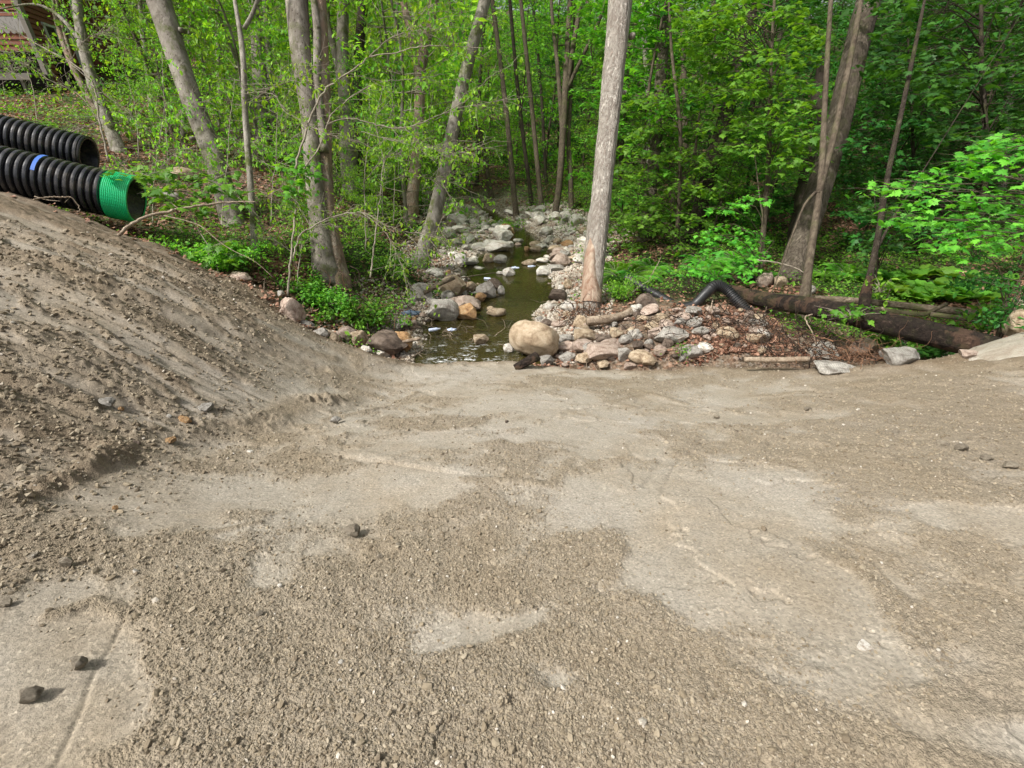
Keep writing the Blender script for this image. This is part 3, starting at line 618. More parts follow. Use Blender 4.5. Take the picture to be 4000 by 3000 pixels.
big_tree('left trunk of the mossy double beech on the bank above the stream', 'bark_grey', [(702,585),(683,430),(668,250),(650,120),(640,-15)], [8.8]*5, [46,38,38,43,50], 13, 'beech', 36, stems=[([(702,330,2),(686,180),(684,60),(676,-10)],[17,16,15,13])], knots=[(686,60,.045)])
big_tree('right trunk of the double beech with an orange scar of lost bark', 'bark_red', [(728,605),(705,430),(700,250),(694,110),(688,-15)], [8.95]*5, [46,34,33,32,32], 13, 'beech', 32)
big_tree('forked grey tree behind and right of the double beech', 'bark_grey', [(752,330),(745,200),(740,100),(742,-10)], [14]*4, [34,30,26,26], 14, 'beech', 22, stems=[([(740,200,0),(722,110),(700,20),(695,-10)],[16,13,11,10])])
big_tree('dark trunk curving behind the forked grey tree', 'bark_dark', [(768,340),(772,180),(778,80),(786,-10)], [15]*4, [24,24,22,22], 14, 'beech', 18)
big_tree('flaking reddish trunk splitting into a narrow fork left of the stream', 'bark_red', [(888,455),(903,300),(908,150)], [14.5]*3, [27,26,24], 6.2, None, 22, stems=[([(906,165,0),(890,80),(877,30),(868,-10)],[20,18,15,14]), ([(906,165,0),(921,90),(932,40),(938,-10)],[22,22,21,20])])
big_tree('grey mossy tree leaning right over the left edge of the stream', 'bark_grey2', [(908,570),(938,470),(968,330),(1003,170),(1052,-15)], [11.9,11.8,11.6,11.4,11.2], [36,33,30,28,26], 12, 'beech', 28)
big_tree('red brown clump of slim stems growing in the far stream stones', 'bark_thin', [(1193,500),(1208,400),(1218,250),(1226,100),(1232,-10)], [18.5]*5, [15,15,16,13,11], 12, None, 14,
   stems=[([(1215,300,1),(1205,150),(1195,60),(1190,-10)],[10,9,8,7]), ([(1222,200,1),(1240,90),(1258,-10)],[12,11,9]), ([(1226,190,1),(1265,110),(1300,30),(1312,-10)],[9,8,7,6])])
big_tree('second slim brown stem right of the clump in the far stream stones', 'bark_thin', [(1235,490),(1232,380),(1228,300),(1234,190),(1240,60)], [18.8]*5, [13,12,11,9,6], 8, None, 12)
pole, ptr, pbase = big_tree('tall pale trunk with furrowed bark standing right beside the stream', 'bark_pole', [(1275,662),(1292,500),(1311,300),(1328,130),(1341,-15)], [9.45,9.45,9.4,9.4,9.35], [43,44,46,49,54], 14, 'beech', 60, depth=.015, freq=10, flare=.12, knots=[(1349,200,.05),(1366,78,.07)])
# the stripped, reddish patch at its foot
q = MB(); seg = smooth_path([at(1276,655,9.42), at(1283,570,9.42), at(1291,520,9.42)], 26)
q.tube(seg, np.interp(np.linspace(0, 1, 26), [0, .75, 1], [.216, .207, .185]), 40, cap=False, fn=lambda th_, s_, r_: .006*vn(th_*4, s_*3, 9)-.14*np.clip(np.sin(th_+2.0)-.25+1.2*(s_-.75)+.25*vn(th_*2, s_*2, 10), 0, 1))
tag(q.build('bare_wood', M['bare_wood'], pole, True, pbase), 'reddish stripped wood where the bark is gone')
big_tree('shorter grey trunk half hidden behind the tall pale furrowed trunk', 'bark_pole', [(1285,470),(1297,380),(1304,290)], [12.5]*3, [26,24,22], 4.2, None, 22)
big_tree('straight two toned trunk among maple sprays right of the pale furrowed trunk', 'bark_oak', [(1383,565),(1402,440),(1418,300),(1428,160),(1442,-10)], [14]*5, [31,28,27,25,24], 13, 'maple', 24)
big_tree('slim grey trunk rising behind the maple leaves near the picture top', 'bark_grey2', [(1402,330),(1398,200),(1392,80),(1385,-10)], [22]*4, [14,13,12,12], 14, 'maple', 14)
big_tree('dark trunk leaning right behind the green maple leaves', 'bark_dark', [(1497,520),(1525,400),(1568,250),(1600,120),(1628,-10)], [13.5]*5, [38,34,33,31,30], 12, 'maple', 24)
big_tree('massive furrowed trunk leaning right behind the dark log', 'bark_oak', [(1712,588),(1762,430),(1810,270),(1846,120),(1880,-15)], [10.5]*5, [56,53,51,50,50], 13, 'dark', 50, depth=.014, freq=8, flare=.12)
big_tree('slim brown trunk forking upward in front of the massive leaning trunk', 'bark_thin', [(1738,640),(1758,500),(1773,390),(1783,200),(1795,-10)], [8.6]*5, [18,16,14,11,9], 9, 'maple', 20, depth=.004,
   stems=[([(1768,420,1),(1800,300),(1828,170),(1850,60),(1862,-10)],[13,13,12,11,9]), ([(1762,415,1),(1740,440),(1715,500),(1690,570)],[6,5,4,3])])
big_tree('black rotten trunk standing in shade left of the massive leaning trunk', 'bark_dark', [(1728,500),(1740,420),(1756,330),(1764,250)], [12.5]*4, [38,40,42,36], 5, None, 22)
big_tree('thin dark sapling leaning right beyond the long dark log', 'bark_dark', [(1868,650),(1895,520),(1918,380),(1950,230),(1985,60)], [8.4]*5, [15,13,11,10,8], 6, None, 14, depth=.004, stems=[([(1893,540,1),(1925,480),(1950,440)],[6,5,3])])
big_tree('straight grey trunk on the shaded hillside at the upper right', 'bark_grey2', [(1985,380),(1992,290),(2002,200),(2003,100),(2010,-10)], [19]*5, [16,15,15,15,14], 12, 'dark', 16)
big_tree('pale bent trunk near the upper right corner on the hillside', 'bark_grey2', [(2170,330),(2180,200),(2182,60),(2166,-10)], [15]*4, [16,16,13,12], 12, 'dark', 14)
TR = [(1062,430,990,0,12,25,'leaning'),(1115,470,1062,0,13,24,''),(1150,450,1100,0,10,30,''),(1180,400,1150,0,8,26,''),(1170,455,1130,60,12,27,''),(1290,330,1268,0,9,28,''),(1320,250,1310,0,10,30,''),(1030,400,1050,0,9,27,''),
      (840,400,860,0,14,26,''),(985,380,1000,-10,12,30,''),(620,280,650,0,13,22,''),(480,280,470,0,14,22,''),(330,250,300,0,12,20,''),(1900,350,1915,0,16,22,''),(1660,400,1690,0,14,21,''),(2080,380,2110,0,14,18,''),(1480,420,1470,0,14,24,''),(1560,300,1540,0,12,28,''),
      (1340,480,1352,0,10,24,''),(200,215,150,0,12,17,''),(395,300,420,0,11,21,''),(1455,470,1440,100,14,19,'')]
SIDE = lambda u: 'on the left hillside' if u < 800 else ('beyond the far end of the stream' if u < 1360 else 'on the shaded right slope')
for (u0, v0, u1, v1, w_, t_, _) in TR:
    p0, t0 = hit(u0, v0); t_ = min(t0, t_+4)
    big_tree('distant slim trunk rising out of the undergrowth '+SIDE(u0), ('bark_dark' if random.random() < .45 else 'bark_thin') if u0 > 900 else 'bark_grey', [(u0, v0), ((u0+u1)/2+random.uniform(-6, 6), (v0+v1)/2), (u1, v1-10)], [t_]*3, [w_, w_*.9, w_*.8], 13, ('beech' if u0 < 900 else 'maple'), 10, group='distant trunks '+SIDE(u0))

# ---- understory trees: two leaf kinds, four shapes, copied with their parts
def make_sapling(kind, seed, big=False):
    mat = {'beech': 'leaf_beech', 'under': 'leaf_beech2', 'maple': 'leaf_maple', 'dark': 'leaf_shade'}[kind]
    root = thing({'beech': 'beech_sapling', 'under': 'understory_tree', 'maple': 'maple_sapling', 'dark': 'shaded_maple'}[kind], (0, 0, 0), 'x', 'tree')
    H = 6.5; tm = MB(); st = smooth_path([(0,0,-.4),(.1,.05,1.5),(.05,.2,3.2),(.35,.1,5),(.3,.2,H)], 24)
    tm.tube(st, np.linspace(.05, .012, 24), 8, .1); lm = MB(); twg = MB()
    for i in range(64 if kind in ('maple', 'dark') else 74):
        z = rng.uniform(.5, H); b = st[int(np.clip(z/H*23, 0, 23))]; a = rng.random()*6.28; L = rng.uniform(.7, 2.1)*(1.15-.55*abs(z-2.8)/H)
        c0 = b+np.array([math.cos(a), math.sin(a), .1])*L*.25; c1 = b+np.array([math.cos(a), math.sin(a), rng.uniform(-.05, .45)])*L
        twg.tube([b, (b+c0)/2, c0], [.012, .009, .007], 4, cap=False)
        if kind in ('maple', 'dark'): spray(lm, twg, c0, c1, .40, 36, .145, MAPLE_LO, tilt=.28, droop=.2)
        else: spray(lm, twg, c0, c1, .34, 42, .10, OVAL, tilt=.5, droop=.5, thick=.2)
    tm.build('trunk', M['bark_dark' if kind == 'dark' else ('bark_grey2' if kind == 'beech' else 'bark_thin')], root, True); twg.build('branches', M['bark_thin' if kind != 'beech' else 'twig'], root); lm.build('crown', M[mat], root)
    return root
protos = {k: [make_sapling(k, s) for s in range(2)] for k in ('beech', 'under', 'maple', 'dark')}
used = set()
def plant_sap(kind, x, y, sc, label, group):
    pr = random.choice(protos[kind])
    o = pr if pr.name not in used else copy_tree(pr)
    used.add(pr.name)
    o.location = (x, y, float(top_z(x, y))-.05); o.rotation_euler = (random.uniform(-.08, .08), random.uniform(-.08, .08), random.random()*6.28); o.scale = (sc,)*3
    o['label'] = label; o['group'] = group; return o
def inview(x, y, m=250):
    z = float(top_z(x, y))+1; d = np.array([x, y, z-CAMZ]); dep = d[1]*.866-d[2]*.5
    u = 1106+d[0]/dep*FPX; return -m < u < 2212+m
n_s = 0; placed = []
tries = 0
while n_s < 205 and tries < 9000:
    tries += 1
    y = 13.5+55*random.random()**1.35; x = random.uniform(-1.25, 1.25)*(y+3)
    if not inview(x, y) or y > 68: continue
    u = 1106+x/(.866*y)*FPX*.93
    md = (.8 if abs(x) < .3*y else 1.0)+.04*y
    if any((x-a)**2+(y-b)**2 < md*md for a, b in placed): continue
    if y < 30 and abs(x-np.interp(y, YK, XC)*.5) < (3.0 if y < 20 else 1.2): continue
    if y < 20 and x < -3 and not (random.random() < .35): continue
    if y < 27 and x < -10: continue
    if x > 2.5 and y < 15: continue
    left_ = x < -2.5
    if left_: kind = random.choice(['beech', 'beech', 'under']); 
    elif x > .45*y: kind = 'dark'
    elif x > 2.5: kind = random.choice(['maple', 'maple', 'under', 'dark'])
    else: kind = random.choice(['under', 'under', 'maple', 'dark'])
    lab = {'beech': 'pale lime leaved young beech ', 'under': 'small leaved green understory tree ', 'maple': 'young maple with layered green sprays ', 'dark': 'dark leaved maple in shade '}[kind]
    reg = 'on the left hillside' if left_ else ('on the right wooded slope' if x > 2.5+.12*y else 'beyond the far end of the stream')
    plant_sap(kind, x, y, random.uniform(.8, 1.25)*(1+.008*y), lab+reg, lab.strip()+'s '+reg)
    placed.append((x, y)); n_s += 1
# smaller bushes of the undergrowth nearer by
near = [('beech',-8.6,13.5,.5),('under',-4.6,16.5,.6),('beech',-11,15.5,.55),('under',-4.3,12.6,.36),('beech',-3.7,13.8,.45),('under',-3.9,17.8,.6),
  ('beech',-9.2,17.5,.6),('beech',-3.3,10.9,.26),('under',-4.8,10.9,.26),('maple',4.2,15.3,.6),('maple',5.6,13.4,.5),('maple',3.4,13.1,.33),('dark',9.3,12.6,.6),('dark',11.5,13.5,.6),('dark',13.5,12.2,.65),
  ('maple',7.2,13.6,.6),('dark',8.1,15.6,.7),('dark',15,14.5,.75),('dark',12.4,10.4,.5),('maple',3.9,17.8,.7),('maple',2.9,15.4,.35),('dark',10.4,9.4,.34),('dark',16.8,12.4,.7),('under',3.3,20.2,.6),('under',-3.6,20.5,.6)]
DESC = {'beech': 'low pale beech sapling', 'under': 'low small leaved bush', 'maple': 'low bright maple sapling', 'dark': 'low dark green maple bush'}
for kind, x, y, sc in near:
    plant_sap(kind, x, y, sc, DESC[kind]+(' on the left bank slope' if x < 0 else ' in the undergrowth right of the stream'), DESC[kind]+('s on the left bank' if x < 0 else 's right of the stream'))
for k, L in protos.items():
    for pr in L:
        if pr.name not in used:
            for c in list(pr.children): bpy.data.objects.remove(c)
            bpy.data.objects.remove(pr)

# ---- maple boughs that hang into the picture on the right: real branches from their trunks
def bough_tree(name, label, leafmat, barkmat, stem, rad, spots, lsize, nper, width, tmpl=MAPLE, length=.9, tilt=.3, dirx=None):
    root = thing(name, stem[0], label, 'tree'); base = stem[0]
    st = smooth_path(stem, 40); tm = MB(); tm.tube(st, np.linspace(rad, rad*.3, 40), 10, .08); tm.build('trunk', M[barkmat], root, True, base)
    lm = MB(); bm_ = MB()
    for c in spots:
        c = np.array(c); dd = np.linalg.norm(st-c-np.array([0, 0, -.5]), axis=1); a = st[int(np.argmin(dd))]; d = c-a; Ld = np.linalg.norm(d)
        h = d*1.0; h[2] = 0; h = h/(np.linalg.norm(h)+1e-6); e = c+h*length*.5+np.array([0, 0, -.10])+rng.normal(0, .12, 3); s0 = c-h*length*.5
        bm_.tube([a, a+(s0-a)*.5+np.array([0, 0, .06*Ld]), s0], [.006+.006*Ld, .008, .007], 5, cap=False)
        spray(lm, bm_, s0, e, width, nper, lsize, tmpl, tilt=tilt, droop=.35)
    bm_.build('branches', M[barkmat], root, False, base); lm.build('crown', M[leafmat], root, False, base); return root
def region(poly, n, t0, t1):
    out = []; P = np.array(poly); lo = P.min(0); hi = P.max(0)
    while len(out) < n:
        u = random.uniform(lo[0], hi[0]); v = random.uniform(lo[1], hi[1]); ins = False
        for (x1, y1), (x2, y2) in zip(poly, poly[1:]+poly[:1]):
            if (y1 > v) != (y2 > v) and u < (x2-x1)*(v-y1)/(y2-y1)+x1: ins = not ins
        if not ins: continue
        t = random.uniform(t0, t1); p = at(u, v, t)
        if p[2] > float(top_z(p[0], p[1]))+.15: out.append(p)
    return out
g = lambda u, v, t: np.array([at(u, v, t)[0], at(u, v, t)[1], float(top_z(*at(u, v, t)[:2]))-.1])
bough_tree('maple_tree', 'maple with layered bright green sprays just right of the pale furrowed trunk', 'leaf_maple', 'bark_thin', [g(1475,470,12.5), at(1470,300,12.4), at(1450,100,12.2), at(1440,-120,12)], .07,
   region([(1345,205),(1480,170),(1560,240),(1600,420),(1480,560),(1330,520),(1330,330)], 62, 11, 13.8), .13, 42, .42)
bough_tree('maple_tree', 'maple hanging its brightest leafy boughs left of the massive leaning trunk', 'leaf_maple', 'bark_thin', [g(1650,560,10.8), at(1660,350,10.6), at(1665,150,10.3), at(1680,-120,10)], .07,
   region([(1500,-20),(1750,-20),(1760,120),(1740,330),(1690,400),(1600,330),(1560,160),(1480,60)], 62, 9, 11.2), .135, 42, .42)
bough_tree('maple_sapling', 'young maple with bright leaves spilling toward the bent black drain pipe', 'leaf_maple', 'bark_thin', [g(1640,600,9.9), at(1650,500,9.8), at(1640,420,9.8), at(1630,330,9.9)], .025,
   region([(1530,460),(1640,400),(1660,480),(1640,580),(1520,600),(1500,540)], 16, 9.0, 10.2), .11, 34, .3, length=.6)
bough_tree('shaded_maple', 'dark green maple spreading sprays over the upper right corner', 'leaf_shade', 'bark_dark', [g(2140,500,10.5), at(2130,350,10.3), at(2120,150,10.1), at(2120,-120,9.9)], .08,
   region([(1880,-20),(2240,-20),(2240,330),(2080,300),(1960,250),(1890,150)], 72, 8.5, 13), .15, 36, .45, length=1.2)
bough_tree('shaded_maple', 'dark maple filling the shade behind the thin dark sapling', 'leaf_shade', 'bark_dark', [g(1980,560,11.5), at(1975,400,11.3), at(1970,250,11.2), at(1960,60,11)], .05,
   region([(1840,250),(1960,180),(2100,330),(2080,470),(1950,560),(1850,540)], 44, 9.5, 13), .13, 36, .4)
bough_tree('maple_tree', 'near maple with large leaves reaching in from the right edge', 'leaf_maple', 'bark_thin', [g(2330,640,6.6), at(2330,450,6.5), at(2320,250,6.4), at(2300,60,6.3)], .05,
   region([(1960,400),(2060,330),(2230,260),(2230,520),(2100,560),(1990,500)], 34, 5.6, 7.2), .125, 26, .36, length=.8, tilt=.25)
bough_tree('maple_sapling', 'little maple with open star shaped leaves beyond the thin dark sapling', 'leaf_shade', 'bark_dark', [g(1905,600,9.2), at(1900,520,9.1), at(1890,440,9.0), at(1890,380,9)], .02,
   region([(1835,430),(1900,400),(1960,440),(1950,540),(1850,560)], 14, 8.4, 9.6), .12, 24, .3, length=.5)
bough_tree('leafy_shrub', 'feathery green shrub behind the mossy boulder at the right edge', 'leaf_shade', 'bark_thin', [g(2190,690,6.4), at(2180,640,6.4), at(2160,590,6.4)], .015,
   region([(2100,560),(2230,540),(2230,720),(2130,700)], 22, 6.1, 6.9), .06, 60, .22, OVAL, length=.45, tilt=.6)

# ---- thin beech saplings in front on the left: stems traced, leaves hanging in pairs along the twigs
def twig_tree(name, label, lines, t, nleaf, size, cat='sapling', mat='twig', leafmat='leaf_beech', extra=26, tmpl=OVAL):
    root = None; wood = MB(); lm = MB(); lp = []
    for li, (pts, r0, r1) in enumerate(lines):
        P = px_path(pts, t[li] if isinstance(t, list) else t)
        if root is None:
            root = thing(name, P[0], label, cat); base = P[0]
        n = max(10, len(pts)*6); sp_ = smooth_path(P, n); sp_[1:] += rng.normal(0, .006, (n-1, 3)); wood.tube(sp_, np.linspace(r0, r1, n), 7, .12)
        k = extra if li < 6 else extra//2
        for _ in range(k):
            i = rng.integers(int(n*.25), n-1); b = sp_[i]; d = sp_[i+1]-sp_[i]; d /= np.linalg.norm(d)+1e-9
            e = d*rng.uniform(.2, .9)+rng.normal(0, .55, 3); e[2] = e[2]*.6+.03; e /= np.linalg.norm(e); L = rng.uniform(.15, .75)
            mid = b+e*L*.5+rng.normal(0, .03, 3); end = b+e*L+np.array([0, 0, -.08*L]); wood.tube([b, mid, end], [.0042, .003, .0016], 3, cap=False)
            for f in rng.uniform(.25, 1, rng.integers(2, 6)): lp.append(b+(end-b)*f+rng.normal(0, .02, 3))
            if rng.random() < .6:
                e2 = e+rng.normal(0, .7, 3); e2 /= np.linalg.norm(e2); m2 = mid+e2*L*.5; wood.tube([mid, m2], [.0026, .0014], 3, cap=False); lp.append(m2)
    wood.build('stem', M[mat], root, True, base)
    P = np.array(lp); P = np.concatenate([P, P+rng.normal(0, .025, P.shape)])[:nleaf]
    leaves(lm, P, size, tmpl, .5, .9); lm.build('foliage', M[leafmat], root, False, base); return root
twig_tree('beech_sapling', 'thin arching beech sapling in front of the double beech, its long limb crossing right', [
   ([(638,365),(655,305),(675,245),(703,195),(768,148),(803,122),(853,115),(903,102),(978,100),(1050,104)], .019, .004), ([(798,122),(845,82),(878,67),(928,12)], .008, .003), ([(553,215),(600,180),(660,160),(700,120)], .006, .002),
   ([(535,200),(590,205),(615,240),(665,270),(715,292),(760,300)], .008, .003), ([(700,195),(640,175),(590,190),(553,205)], .006, .002), ([(845,82),(900,75),(960,60)],.004,.002)], 7.6, 900, .062)
twig_tree('beech_sapling', 'slim beech sapling with paired limbs sweeping right toward the leaning mossy tree', [
   ([(622,640),(632,520),(653,375),(683,332),(703,287),(718,245),(803,185),(903,170),(960,160)], .020, .004), ([(706,270),(728,260),(766,257),(803,267),(873,277),(978,235),(1015,210),(1060,165),(1110,140)], .011, .003),
   ([(780,285),(830,300),(900,320),(945,355)], .007, .003), ([(700,275),(650,260),(600,225)], .006, .002), ([(978,235),(1040,225),(1100,215)], .005, .002), ([(873,277),(930,320),(990,330),(1050,310)], .005, .002)], 7.9, 1000, .062)
twig_tree('beech_sapling', 'small forked beech sapling nearest the stream edge under the leaning mossy tree', [
   ([(800,600),(812,500),(823,410),(830,350),(863,295),(873,275),(890,230)], .016, .004), ([(830,350),(818,300),(812,260),(822,210)], .008, .003), ([(830,345),(890,310),(960,330),(1010,345)], .006, .002), ([(820,400),(880,380),(950,390),(1000,400)],.005,.002)], 8.4, 700, .06)
twig_tree('beech_sapling', 'arching bare looking beech sapling whose twigs droop over the left stream stones', [
   ([(634,560),(650,505),(673,492),(715,470),(783,460),(828,485),(878,507),(923,555)], .013, .003), ([(783,460),(828,497),(865,565),(888,630)], .008, .003), ([(673,492),(640,440),(610,400)], .006, .002), ([(860,500),(920,505),(980,520)], .004, .002)], 7.8, 420, .06)
twig_tree('beech_sapling', 'slender sapling with limbs drawn low across the far black pipe and house', [
   ([(235,350),(215,260),(198,175),(150,133),(100,108),(50,78),(0,55)], .020, .008), ([(198,175),(120,118),(60,112),(-20,118)], .008, .004), ([(220,270),(170,205),(110,175),(50,135)], .008, .003), ([(150,133),(180,90),(240,60)],.005,.002), ([(100,108),(60,140),(0,165)],.005,.002), ([(215,262),(145,290),(115,302)],.008,.005)], 9.4, 430, .07, extra=34)
for k, (u0, v0, u1, v1, t_, lab) in enumerate([(362,400,352,170,9.0,'thin upright sapling between the pipes and the thick leaning beech'),(300,330,262,120,11,'thin sapling on the leafy slope behind the green pipe end'),(425,330,440,120,12,'straight thin sapling seen left of the thick leaning beech'),
     (585,470,600,220,9.2,'thin sapling right of the pale forked sapling'),(640,640,652,430,8.1,'short thin sapling at the foot of the double beech'),(790,530,800,260,9.4,'upright thin sapling right of the double beech'),(960,440,985,150,15,'thin leafy sapling beyond the leaning mossy tree'),
     (480,480,498,250,9.0,'thin sapling in front of the thick leaning beech foot'),(850,470,846,180,12.5,'thin sapling between the double beech and the flaking reddish fork'),(80,250,40,60,12,'thin leafy sapling in front of the house'),(330,470,345,300,8.6,'small sapling beyond the green pipe end')]):
    m = (u0+u1)/2+random.uniform(-12, 12)
    twig_tree('beech_sapling', lab, [([(u0, v0+15), (u0*.6+m*.4, v0*.7+v1*.3), (m, (v0+v1)/2), (u1, v1), (u1+random.uniform(-15, 15), v1-80)], .011, .003), ([(m, (v0+v1)/2), (m+40, (v0+v1)/2-50), (m+95, (v0+v1)/2-70)], .005, .002), ([(m, (v0+v1)/2+20), (m-50, (v0+v1)/2-10), (m-90, (v0+v1)/2-50)], .005, .002)], t_, 420, .062, extra=26)
# maple seedlings leaning over the green pipe and the dirt
for pts, lab, nn, t_ in [([(470,560),(430,500),(395,440),(330,385),(270,365)], 'maple seedling draping leaves over the green pipe end', 30, 7.4), ([(560,470),(530,440),(480,400),(440,385)], 'maple seedling between the green pipe and the pale sapling', 16, 7.7),
    ([(640,470),(625,420),(640,370),(600,350)], 'maple seedling in front of the double beech', 14, 7.9), ([(480,620),(470,580),(450,540),(500,520)], 'maple seedling low on the bank below the dead branch', 10, 7.5)]:
    P = px_path(pts, t_); wood = MB(); lm = MB(); root = thing('maple_seedling', P[0], lab, 'seedling'); sp_ = smooth_path(P, 24); wood.tube(sp_, np.linspace(.009, .003, 24), 6)
    for _ in range(nn):
        i = rng.integers(8, 23); e = rng.normal(0, 1, 3)*np.array([1, .8, .3]); e /= np.linalg.norm(e); spray(lm, wood, sp_[i], sp_[i]+e*.45, .16, 9, .125, MAPLE, .003, .3, .4, .05)
    wood.build('stem', M['twig'], root, True, P[0]); lm.build('foliage', M['leaf_maple'], root, False, P[0])

# ------------------------------------------------------------------ rocks
def ico(sub):
    import bmesh
    b = bmesh.new(); bmesh.ops.create_icosphere(b, subdivisions=sub, radius=1); V = np.array([v.co[:] for v in b.verts]); F = np.array([[v.index for v in f.verts] for f in b.faces]); b.free(); return V, F
ICO4 = ico(4); ICO3 = ico(3); ICO1 = ico(1)
def vn3(P, s, seed): return (vn(P[:, 0]*s, P[:, 1]*s+7*seed, seed)+vn(P[:, 1]*s+3, P[:, 2]*s, seed+1)+vn(P[:, 2]*s, P[:, 0]*s+5, seed+2))/1.5
def rock_verts(angular, seed, base=ICO4):
    r = np.random.default_rng(seed); V = base[0].copy()
    if angular:
        for k in range(13):
            n = r.normal(0, 1, 3); n /= np.linalg.norm(n); d = r.uniform(.52, .85); q = V@n; V = V-np.maximum(q-d, 0)[:, None]*n
    else:
        for k in range(6):
            n = r.normal(0, 1, 3); n /= np.linalg.norm(n); d = r.uniform(.70, .92); q = V@n; V = V-np.maximum(q-d, 0)[:, None]*n*.8
    nrm = V/np.linalg.norm(V, axis=1)[:, None]
    V = V+nrm*(vn3(V, 1.4, seed)*(.10 if angular else .20)+vn3(V, 4, seed+5)*.06+vn3(V, 11, seed+9)*.035)[:, None]
    lo, hi = V.min(0), V.max(0); return (V-(lo+hi)/2)/(hi-lo)*2
def rock_mesh(angular, seed, mat, base=ICO4):
    mb = MB(); mb.add(rock_verts(angular, seed, base), base[1]); o = mb.build('rock', M[mat], None, True); me = o.data; bpy.data.objects.remove(o)
    if angular:
        try: me.set_sharp_from_angle(angle=R(26))
        except Exception: pass
    return me
RMC = {}
def rmesh(angular, k, mat, fine=True):
    key = (angular, k, mat, fine)
    if key not in RMC: RMC[key] = rock_mesh(angular, 100+k*7+(50 if angular else 0), mat, ICO4 if fine else ICO3)
    return RMC[key]
MATS = {'t': 'rock_tan', 'g': 'rock_grey', 'p': 'rock_pale', 'o': 'rock_orange', 'd': 'rock_dark', 'k': 'rock_pink', 's': 'stone_sand'}
def put_rock(u, v, w_, h_, code, label, ang=True, rot=0, group=None, name='rock', sink=.25, fn=top_z, cat='rock', depth=.8):
    p, t = hit(u, v+h_*.30, fn=fn); wx_ = w_/FPX*t/2; d = ray(u, v); elev = math.atan2(-d[2], math.hypot(d[0], d[1]))
    hz = h_/FPX*t/2/max(math.cos(elev)*.9+.25*math.sin(elev), .3)*1.15; wx_ *= 1.08
    o = bpy.data.objects.new(name, rmesh(ang, random.randint(0, 6), MATS[code])); COL.objects.link(o)
    o.scale = (wx_*1.04, wx_*depth, hz); o.location = (p[0], p[1]+wx_*.35, p[2]+hz*(1-2*sink)*1.25); o.rotation_euler = (rot*.3, rot, random.uniform(-.35, .35))
    return tag(o, label, cat, group)
A = lambda a, b: (829.5+a*.2333, 414.75+b*.2333)
def arock(a, b, w_, h_, code, label, ang=True, rot=0, **k): u, v = A(a, b); return put_rock(u, v, w_*.2333, h_*.2333, code, label, ang, rot, **k)
arock(640,915,220,190,'t','big tan angular rock standing behind the grey slab rock left of the stream')
arock(340,960,190,150,'g','flat topped grey rock under the mossy broken log on the left bank')
arock(805,895,100,85,'t','cream rounded rock between two larger rocks at the left waterside')
arock(945,935,170,150,'g','mottled pinkish grey boulder slanting down to the water')
arock(1020,880,150,110,'d','dark brown rock at the tip of the left rock group')
arock(1085,925,60,80,'p','small pale rock at the water edge beside the dark brown rock')
arock(890,995,115,80,'o','small orange rock at the foot of the mottled boulder')
arock(550,1140,270,190,'g','largest light grey angular rock on the left bank')
arock(765,1135,185,150,'o','smooth orange tan boulder touching the water beside the light grey rock')
arock(750,1060,280,130,'k','long brown rock lying behind the smooth orange tan boulder')
arock(1040,1130,165,70,'t','cream stone alone in the calm water',False)
arock(590,985,115,90,'g','small smooth bluish grey stone in front of the big tan rock',False)
arock(985,1090,60,40,'t','tiny tan stone behind the cream stone in the water',False)
arock(460,760,150,70,'p','white block behind the twigs on the left bank')
arock(1160,758,110,80,'p','whitish grey block alone in the middle of the pool')
arock(1070,757,60,30,'p','small white stone left of the block in the pool',False)
arock(900,1385,130,85,'t','cream stone wet at its foot in the near riffle')
arock(1155,1460,100,80,'p','white stone in the riffle beside the huge tan boulder')
arock(1395,1440,430,320,'t','huge rounded tan boulder at the right of the stream mouth',False,.32,sink=.18,depth=.7)
arock(150,1245,190,95,'g','grey flat rock at the left water edge near the litter',True)
arock(275,1250,80,90,'k','reddish block beside the grey flat rock')
arock(225,1320,80,50,'t','yellowish round stone below the grey flat rock',False)
arock(50,1310,90,70,'g','small dark banded grey stone left of the yellowish stone')
arock(770,662,190,50,'p','flat white slab along the far left pool edge')
arock(975,630,115,75,'t','rounded tan rock beside the white boulder mid stream',False)
arock(1075,640,115,75,'p','rounded white boulder mid stream',False)
arock(1050,525,260,95,'p','largest white slab across the upper stream')
arock(880,525,150,65,'p','cracked white rock left of the largest white slab')
arock(1170,500,60,55,'p','upright white stone at the right end of the largest slab')
arock(1240,492,60,25,'k','small pink flat stone in the upper channel',False)
arock(1480,750,130,80,'p','white tilted block at the right edge of the pool')
arock(1590,725,150,60,'g','light grey boulder beside the white tilted block')
arock(1345,665,130,45,'t','flat cream stone in the right of the upper pool',False)
arock(1465,645,110,40,'p','flat whitish stone behind the flat cream stone',False)
arock(1620,600,180,105,'k','large pale pinkish rock on the right far bar')
arock(1590,550,140,70,'t','yellowish rock behind the pale pinkish rock')
arock(1400,540,110,50,'t','rounded tan stone at the right of the narrows',False)
arock(1325,540,50,50,'o','small orange stone at the narrows')
arock(1695,490,110,60,'o','pinkish orange boulder on the far right bar',False)
arock(1400,490,100,50,'t','cluster top tan stone left of the pinkish orange boulder',False)
arock(1132,375,130,100,'o','pale orange upright rock near the far driftwood')
arock(1610,980,155,100,'d','dark and white patched boulder at the right water edge')
arock(1700,875,80,90,'t','upright tan stone behind the patched boulder')
arock(1640,900,60,55,'p','white stone left of the upright tan stone')
arock(1500,1235,110,75,'d','brown rounded stone on the pebble bar',False)
arock(1620,1235,140,55,'k','flat pinkish stone right of the brown rounded stone',False)
arock(1720,1070,165,65,'p','flat cream stone on the pebbles near the pale furrowed trunk',False)
arock(1520,1075,90,60,'p','whitish stone at the waterline of the pebble bar',False)
